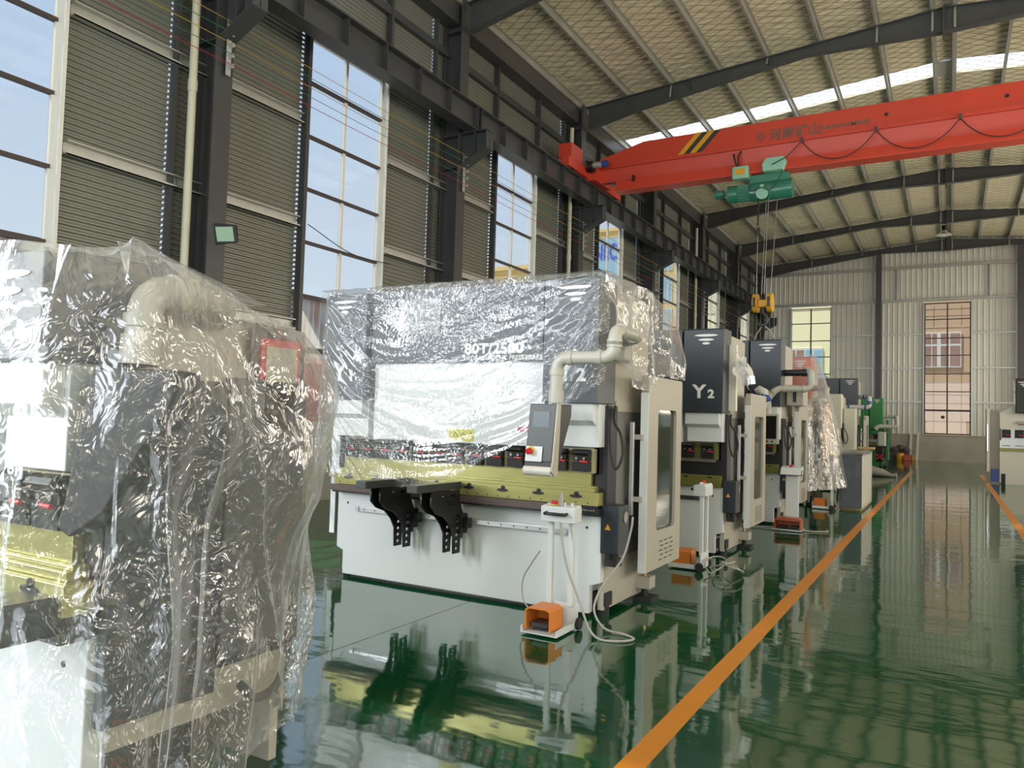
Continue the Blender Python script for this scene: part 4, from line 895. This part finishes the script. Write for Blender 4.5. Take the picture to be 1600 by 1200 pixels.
p = MB().prism([(-.18, .03), (-.18, .16), (-.15, .19), (.15, .19), (.18, .16), (.18, .03), (.165, .03), (.165, .15), (-.165, .15), (-.165, .03)], 'y', -.32, -.10).box(-.17, .17, -.11, -.10, .03, .16).build('foot_pedal', 'pedald', t)
MB().box(-.13, -.02, -.3, -.12, .05, .07).box(.02, .13, -.3, -.12, .05, .07).build('treadle', 'black', p)
MB().rope([(.1, -.2, .03), (.3, -.15, .012), (.5, .0, .012), (.45, .2, .012)], .010, 6).rope([(-.2, -.1, .03), (-.5, -.25, .012), (-.9, -.1, .012), (-1.3, .1, .012)], .010, 6).build('cable', 'cable', t)

# ------------------------------------------------------------------ wrapped cabinet, small far things
t = thing('wrapped_cabinet', 'dark cabinet in stretch wrap standing beside the yellow aisle line', 'cabinet', (-1.58, 15.3, 0))
MB().box(-.17, .19, 0, 1.9, .05, 1.02).build('body', 'navy', t, bev=.01)
MB().box(-.19, .21, -.012, 1.92, .02, 1.04).build('stretch_wrap', 'wrap', t, bev=.01)
MB().box(.192, .198, .02, 1.88, .06, 1.0).build('pale_side', 'cream', t)
MB().box(-.15, .17, .1, 1.8, 0, .05).build('pallet', 'tan', t)
MB().grid(lambda u, v: (-.19+.42*u+.03*vn(u*5, v*5, 6), 1.92*v, 1.05+.05*abs(vn(u*5, v*9, 2))), 10, 24).build('loose_film', 'wrap', t)
MB().box(-.0, .28, 1.3, 1.7, 1.10, 1.14).build('wood_offcut', 'tan', t)
for i, (x, nm) in enumerate(((-1.72, 'left'), (-1.41, 'right'))):
    t = thing('white_bar', 'tall white bar leaning on the far low wall, %s of the pair' % nm, 'bar', (x, 43.0, 0), group='white bars leaning on the far wall')
    MB().bar((0, 0, 0), (.04, .26, 1.40), .10, .06).build('bar', 'wframe', t)
MB().box(-3.0, -2.56, 42.6, 42.9, 0, 1.55).build('grey_cabinet', 'sideg', label='tall grey metal cabinet against the far wall behind the green machine', category='cabinet')
t = thing('yellow_bin', 'small yellow bin near the far wall', 'bin', (-2.12, 42.2, 0)); MB().tube([(0, 0, 0), (0, 0, .32), (0, 0, .36)], .16, 16, radii=[.15, .17, .15]).build('bin', 'yellow', t)
bs = MB()
for k, (dx, dy, dz, r) in enumerate(((-.25, .2, .52, .2), (.0, .25, .60, .22), (.24, .2, .5, .2))): bs.tube([(dx-r, dy, dz), (dx-r*.7, dy, dz), (dx, dy, dz), (dx+r*.7, dy, dz), (dx+r, dy, dz)], r, 10, radii=[.02, r*.6, r*.8, r*.6, .02])
bs.box(-.4, .4, .1, .4, 0, .42).build('sack_pile', 'sack', loc=(-2.12, 42.35, 0), label='dark lumpy sacks heaped behind the yellow bin', category='sacks')
MB().box(-.14, .14, 0, .25, 0, .26).box(-.1, .1, .02, .2, .26, .3).build('red_box', 'mred', loc=(-1.80, 41.9, 0), bev=.02, label='small red box beside the yellow bin', category='box')
MB().box(-.10, .10, 0, .25, 0, .3).build('brown_box', 'tan', loc=(-1.56, 42.75, 0), bev=.02, label='small brown box between the two white bars', category='box')
t = thing('floor_bundle', 'grey wrapped bundle lying on the floor near the green machine', 'bundle', (-1.95, 27.2, 0)); MB().tube([(-.5, 0, .12), (-.2, 0, .16), (.1, -.05, .12), (.35, -.1, .05), (.5, -.12, .06)], .1, 10, radii=[.1, .16, .12, .05, .08]).build('bundle', 'beige', t)

# ------------------------------------------------------------------ plastic covers
def sag(u):     # lower hem of the sheet on the 80T machine, u 0..1 left to right
    K_ = [(0, 1.10), (.06, .98), (.15, .93), (.30, .90), (.45, .92), (.60, 1.06), (.75, 1.28), (.88, 1.50), (1, 1.78)]
    for (a, za), (b, zb) in zip(K_[:-1], K_[1:]):
        if u <= b: t_ = (u-a)/(b-a); return za+(zb-za)*t_
    return K_[-1][1]
def tri(q): return 1-abs(q % 2-1)*2
def front(u, v):
    x = -1.42+2.84*u; zt = 2.61; zb = sag(u); z = zt-(zt-zb)*v
    q = 2.61-z; span = .22+(1-(2*u-1)**2)**.5*1.8; tt = q/span       # nested swags between the two top corners
    A = (.3+.7*min(1, v*2.5))
    y = -.25-.05*v-.013*A*tri(tt*11+1.0*vn(u*3, v*3, 5)+.5*u)-.006*A*tri(tt*27+2*vn(u*4, v*4, 8))
    for cx_, sd in ((-1.42, 1), (1.42, -1)):                          # pleats fanning from each corner
        dx = (x-cx_)*sd; rr = math.hypot(dx, q)
        if rr < 1.5: y -= .016*tri(math.atan2(q, dx+.01)*7.5+.5*vn(u*4, v*4, 2))*(1-rr/1.5)*min(1, rr*3)
    y -= .05*v*v+.012*vn(u*9, v*9, 1)
    if u < .04: y += .10*(1-u/.04)
    if u > .97: y += .10*(u-.97)/.03
    return (x, y, z+.02*vn(u*9, 3, 4)*v)
ps = thing('plastic_sheet', 'clear plastic sheet draped over the 80T press brake', 'plastic sheet', (-3.62, 5.45, 0))
MB().grid(front, 260, 130).build('front_drape', 'poly2', ps)
MB().grid(lambda u, v: (-1.42+2.84*u, -.245+1.2*v, 2.615+.012*abs(vn(u*20, v*8, 3))-.03*v), 60, 16).build('top_drape', 'poly2', ps)
def sideg(u, v):   # u along depth from the front corner, v down
    y = -.2+1.45*u; zt = 2.61-.02*u-.22*max(0, u-.45); L = .50+.30*math.sin(u*3.0)+.15*vn(u*3, 1, 7)-.10*max(0, .3-u)*3
    if u < .28: L = .55+1.0*u
    z = zt-L*v; x = 1.38+.10*v+.10*u+.035*math.sin(u*26+v*3)*(.3+v)+.04*vn(u*6, v*4, 2)
    return (x, y, z)
MB().grid(sideg, 70, 30).build('side_drape', 'poly3', ps)
MB().grid(lambda u, v: (-1.42-.03*math.sin(v*9+u*14)*v-.03, -.2+1.2*u, 2.61-(1.55-.2*u)*v), 40, 40).build('side_drape', 'poly2', ps)

# the big sheet over the nearest machine
def lerp(a, b, t_): return a+(b-a)*t_
PL = [(-4.5, .95), (-2.72, 1.03), (-2.12, 1.17), (-2.00, 1.32), (-2.01, 1.55), (-2.06, 1.90), (-2.10, 2.12), (-2.30, 2.34), (-4.5, 2.45)]
ZT = [2.0, 1.97, 1.955, 1.975, 1.93, 1.85, 1.80, 1.74, 1.95]
ZBm = [.06, .06, .06, .10, .22, .30, .36, .40, .2]
OUT = [.0, .02, .03, .03, .04, .09, .12, .10, 0]
cum = [0]
for a, b in zip(PL[:-1], PL[1:]): cum.append(cum[-1]+math.hypot(b[0]-a[0], b[1]-a[1]))
def plan(s_):
    d = s_*cum[-1]
    for i in range(len(PL)-1):
        if d <= cum[i+1]+1e-9:
            t_ = (d-cum[i])/(cum[i+1]-cum[i]); a, b = PL[i], PL[i+1]
            nx, ny = (b[1]-a[1]), -(b[0]-a[0]); L = math.hypot(nx, ny)
            return lerp(a[0], b[0], t_), lerp(a[1], b[1], t_), nx/L, ny/L, lerp(ZT[i], ZT[i+1], t_), lerp(ZBm[i], ZBm[i+1], t_), lerp(OUT[i], OUT[i+1], t_)
def tent(u, v):
    x, y, nx, ny, zt, zb, o_ = plan(u); d = u*cum[-1]
    z = lerp(zt, zb, v)
    prof_ = -.06*(1-min(1, v*6))**2+o_*math.exp(-((v-.24)/.22)**2)
    cr_ = lambda q: 1-abs(q % 2-1)*2       # sharp pleats
    fold = .040*(.2+v)*cr_(d*4.6+.9*vn(d*1.3, v*1.6, 3)+v*.7)+.018*cr_(d*11+1.6*vn(d*2, v*2.2, 6))*(.3+v*.7)+.010*vn(d*9, v*11, 8)+.022*vn(d*2.2, v*3, 15)
    dia = .026*cr_(d*3-v*5.2+1.2*vn(d*2, v*2, 11))*(1 if d > 2.5 else .4)*math.exp(-((v-.35)/.3)**2)
    for d0, sl_, am, wd in ((2.67, .10, .035, .014), (2.87, .02, .030, .012), (2.95, .55, .03, .02), (2.42, -.25, .03, .02)):
        fold += am*math.exp(-((d-d0-sl_*(v-.2))/wd)**2)*min(1, max(0, v-.12)*4)
    k = prof_+fold+dia
    return (x+nx*k, y+ny*k, z+.015*vn(d*6, v*2, 4))
pt = thing('plastic_sheet', 'big crinkled plastic cover over the nearest machine at left', 'plastic sheet', (0, 0, 0))
MB().grid(tent, 560, 130).build('side_drape', 'poly', pt)
apex = [(-4.5, 1.5, 2.02), (-3.2, 1.5, 2.01), (-2.25, 1.45, 1.995), (-2.12, 1.40, 2.01), (-2.13, 1.45, 2.0), (-2.25, 1.9, 1.90), (-2.3, 2.05, 1.86), (-2.4, 2.1, 1.86), (-4.5, 2.2, 2.02)]
def cap(u, v):
    X = tent(u, 0); d = u*cum[-1]
    for i in range(len(PL)-1):
        if d <= cum[i+1]+1e-9:
            t_ = (d-cum[i])/(cum[i+1]-cum[i]); A = [lerp(apex[i][k], apex[i+1][k], t_) for k in range(3)]; break
    w_ = .012*math.sin(d*30)*math.sin(v*PI)
    return (lerp(X[0], A[0], v), lerp(X[1], A[1], v), lerp(X[2], A[2], v)+w_-.02*math.sin(v*PI))
MB().grid(cap, 300, 14).build('top_drape', 'poly', pt)
MB().grid(lambda u, v: (lerp(apex[0][0], -2.2, u), lerp(1.5, lerp(2.2, 2.0, u), v), 2.01-.12*v*u), 30, 8).build('top_drape', 'poly', pt)

# small tent over the red machine
def tent2(u, v):
    a = u*PI*1.5-PI*.75
    top = Vector((-2.45, 15.5, 2.86)); w_ = .35+1.0*v**.75
    return (top.x+w_*.62*math.cos(a)+.03*math.sin(u*60)*v, top.y+w_*1.2*math.sin(a)*.9, 2.86-2.45*v+.02*vn(u*8, v*5, 2))
t = thing('plastic_sheet', 'hazy plastic tent hanging off the red machine', 'plastic sheet', (0, 0, 0))
MB().grid(tent2, 120, 40).build('drape', 'poly4', t)
MB().grid(lambda u, v: (-5.0+2.6*u, 15.44-.03*math.sin(u*30+v*8)*v-.02*v, 2.87-1.1*v*(.5+.5*u)), 60, 24).build('front_drape', 'poly4', t)

# ------------------------------------------------------------------ outside
MB().box(-120, 60, -60, 160, -.30, -.07).build('ground', 'asph', kind='structure')
t = thing('rusty_shed', 'rust streaked corrugated shed outside the left windows', 'building', (-25, 0, 0))
rb = MB(); vs = []; y = -30
while y < 46:
    vs += [(0, y), (0, y+.18), (.05, y+.22), (.05, y+.28)]; y += .33
V = []; F = []
for dx, yy in vs: V += [(dx, yy, 0), (dx, yy, 6.55)]
for i in range(len(vs)-1): F.append((2*i, 2*i+2, 2*i+3, 2*i+1))
rb._add(V, F).box(-12, -.02, -30, 46, 0, 6.5).build('wall', 'rust', t)
MB().box(-12.2, .25, -30.2, 46.2, 6.55, 6.72).build('roof', 'transom', t)
MB().box(.0, .12, -30, 46, 3.62, 3.82).build('rail', 'tan', t)
t = thing('container', 'white freight container with a red Chinese character outside', 'container', (-24.5, 21.5, -.07))
MB().box(-.3, 0, 0, 8.5, .25, 3.55).build('body', 'grime', t)
text('lettering', '中', 1.15, (.01, 3.75, 2.15), RT, 'danger', t, bold=.02)
MB().box(.0, .06, 0, 8.5, .3, .9).build('lower_rail', 'galv', t)
t = thing('red_truck_box', 'faded red box of a truck parked outside the first window', 'truck', (-20, 17.2, -.07)); MB().box(-2, 0, 0, 4.0, .8, 3.55).build('cargo_box', 'redbox', t); MB().cyl((-.2, .9, .45), (.0, .9, .45), .45, 16).cyl((-.2, 3.0, .45), (0, 3.0, .45), .45, 16).build('wheel', 'rubber', t)
def facade(name, lab, loc, W_, H, mt, rows, cols, wm_, ww, wh, ax='y'):
    t = thing(name, lab, 'building', loc)
    MB().box(0, W_, 0, 6, 0, H).build('wall', mt, t)
    MB().box(-.2, W_+.2, -.25, 6.2, H, H+.35).box(-.1, W_+.1, -.12, 0, H-.7, H-.55).build('cornice', mt, t)
    for r in range(rows):
        for c in range(cols):
            x = (c+.5)*W_/cols; z = H-2.2-r*3.5
            f = MB().box(x-ww/2-.1, x+ww/2+.1, -.06, .0, z-wh-.1, z+.1).build('window', 'wframe', t)
            MB().box(x-ww/2, x-.04, -.07, -.05, z-wh, z).box(x+.04, x+ww/2, -.07, -.05, z-wh, z).build('pane', wm_, f)
    return t
facade('yellow_building', 'yellow rendered building with blue windows seen through the second window', (-47, 60, 0), 14.5, 15.0, 'yel_bld', 4, 4, 'bglass', 2.6, 2.0)
b2 = facade('lettered_building', 'tall yellow building with big blue letters seen through the third window', (-38, 80, 0), 27, 23.0, 'yel_bld', 6, 9, 'bglass', 2.5, 2.6)
MB().box(1.0, 8.5, -.3, -.1, 17.0, 22.2).build('sign_panel', 'bglass', b2)
text('lettering', 'NIIC', 2.6, (2.62, -.35, 19.75), FR, 'signblue', b2, bold=.03, sx_=.56)
# buildings behind the far gable
t = thing('pale_yellow_building', 'sunlit pale yellow building outside the left gable window', 'building', (-16, 51, 0))
MB().box(0, 12.2, 0, 5, 0, 14).build('wall', 'ylw_far', t)
for z in (1.8, 3.9, 8.9): MB().box(0, 12.2, -.03, 0, z, z+.05).build('string_course', 'peach', t)
for x, z, ww, wh in ((7.0, 4.0, 2.0, 2.4),):
    f = MB().box(x-.08, x+ww+.08, -.08, -.0, z-.08, z+wh+.08).build('window', 'wframe', t)
    for p0 in (0, .52, 1.04, 1.56): MB().box(x+p0+.03, x+p0+.46, -.09, -.07, z+.05, z+1.35).box(x+p0+.03, x+p0+.46, -.09, -.07, z+1.43, z+wh-.05).build('pane', 'bglass' if p0 > 1 else 'curtain', f)
MB().box(8.6, 9.3, -.3, -.05, 3.6, 4.9).build('wall_unit', 'bglass', t, bev=.02)
t = thing('peach_building', 'peach tiled house wall with a curtained window outside the gable', 'building', (-3.0, 51, 0))
MB().box(0, 9, 0, 5, 0, 14).build('wall', 'peach', t)
jt = MB()
for z in (1.35, 2.05, 3.1, 3.6, 4.3, 4.9, 7.5, 8.2, 8.6): jt.box(0, 9, -.01, .005, z, z+.025)
for x in (2.15, 3.55): jt.box(x, x+.02, -.01, .005, 0, 5.1)
for x in (2.15, 3.55): jt.box(x, x+.02, -.01, .005, 7.6, 8.8)
jt.build('tile_joint', 'joint', t, kind='stuff')
f = MB().box(1.2, 3.55, -.08, 0, 5.2, 7.25).build('window', 'wframe', t)
for a, b in ((1.28, 2.02), (2.08, 2.32), (2.52, 2.92), (3.0, 3.5)):
    MB().box(a, b, -.09, -.07, 5.28, 6.45).box(a, b, -.09, -.07, 6.58, 7.18).build('curtain', 'curtain', f)
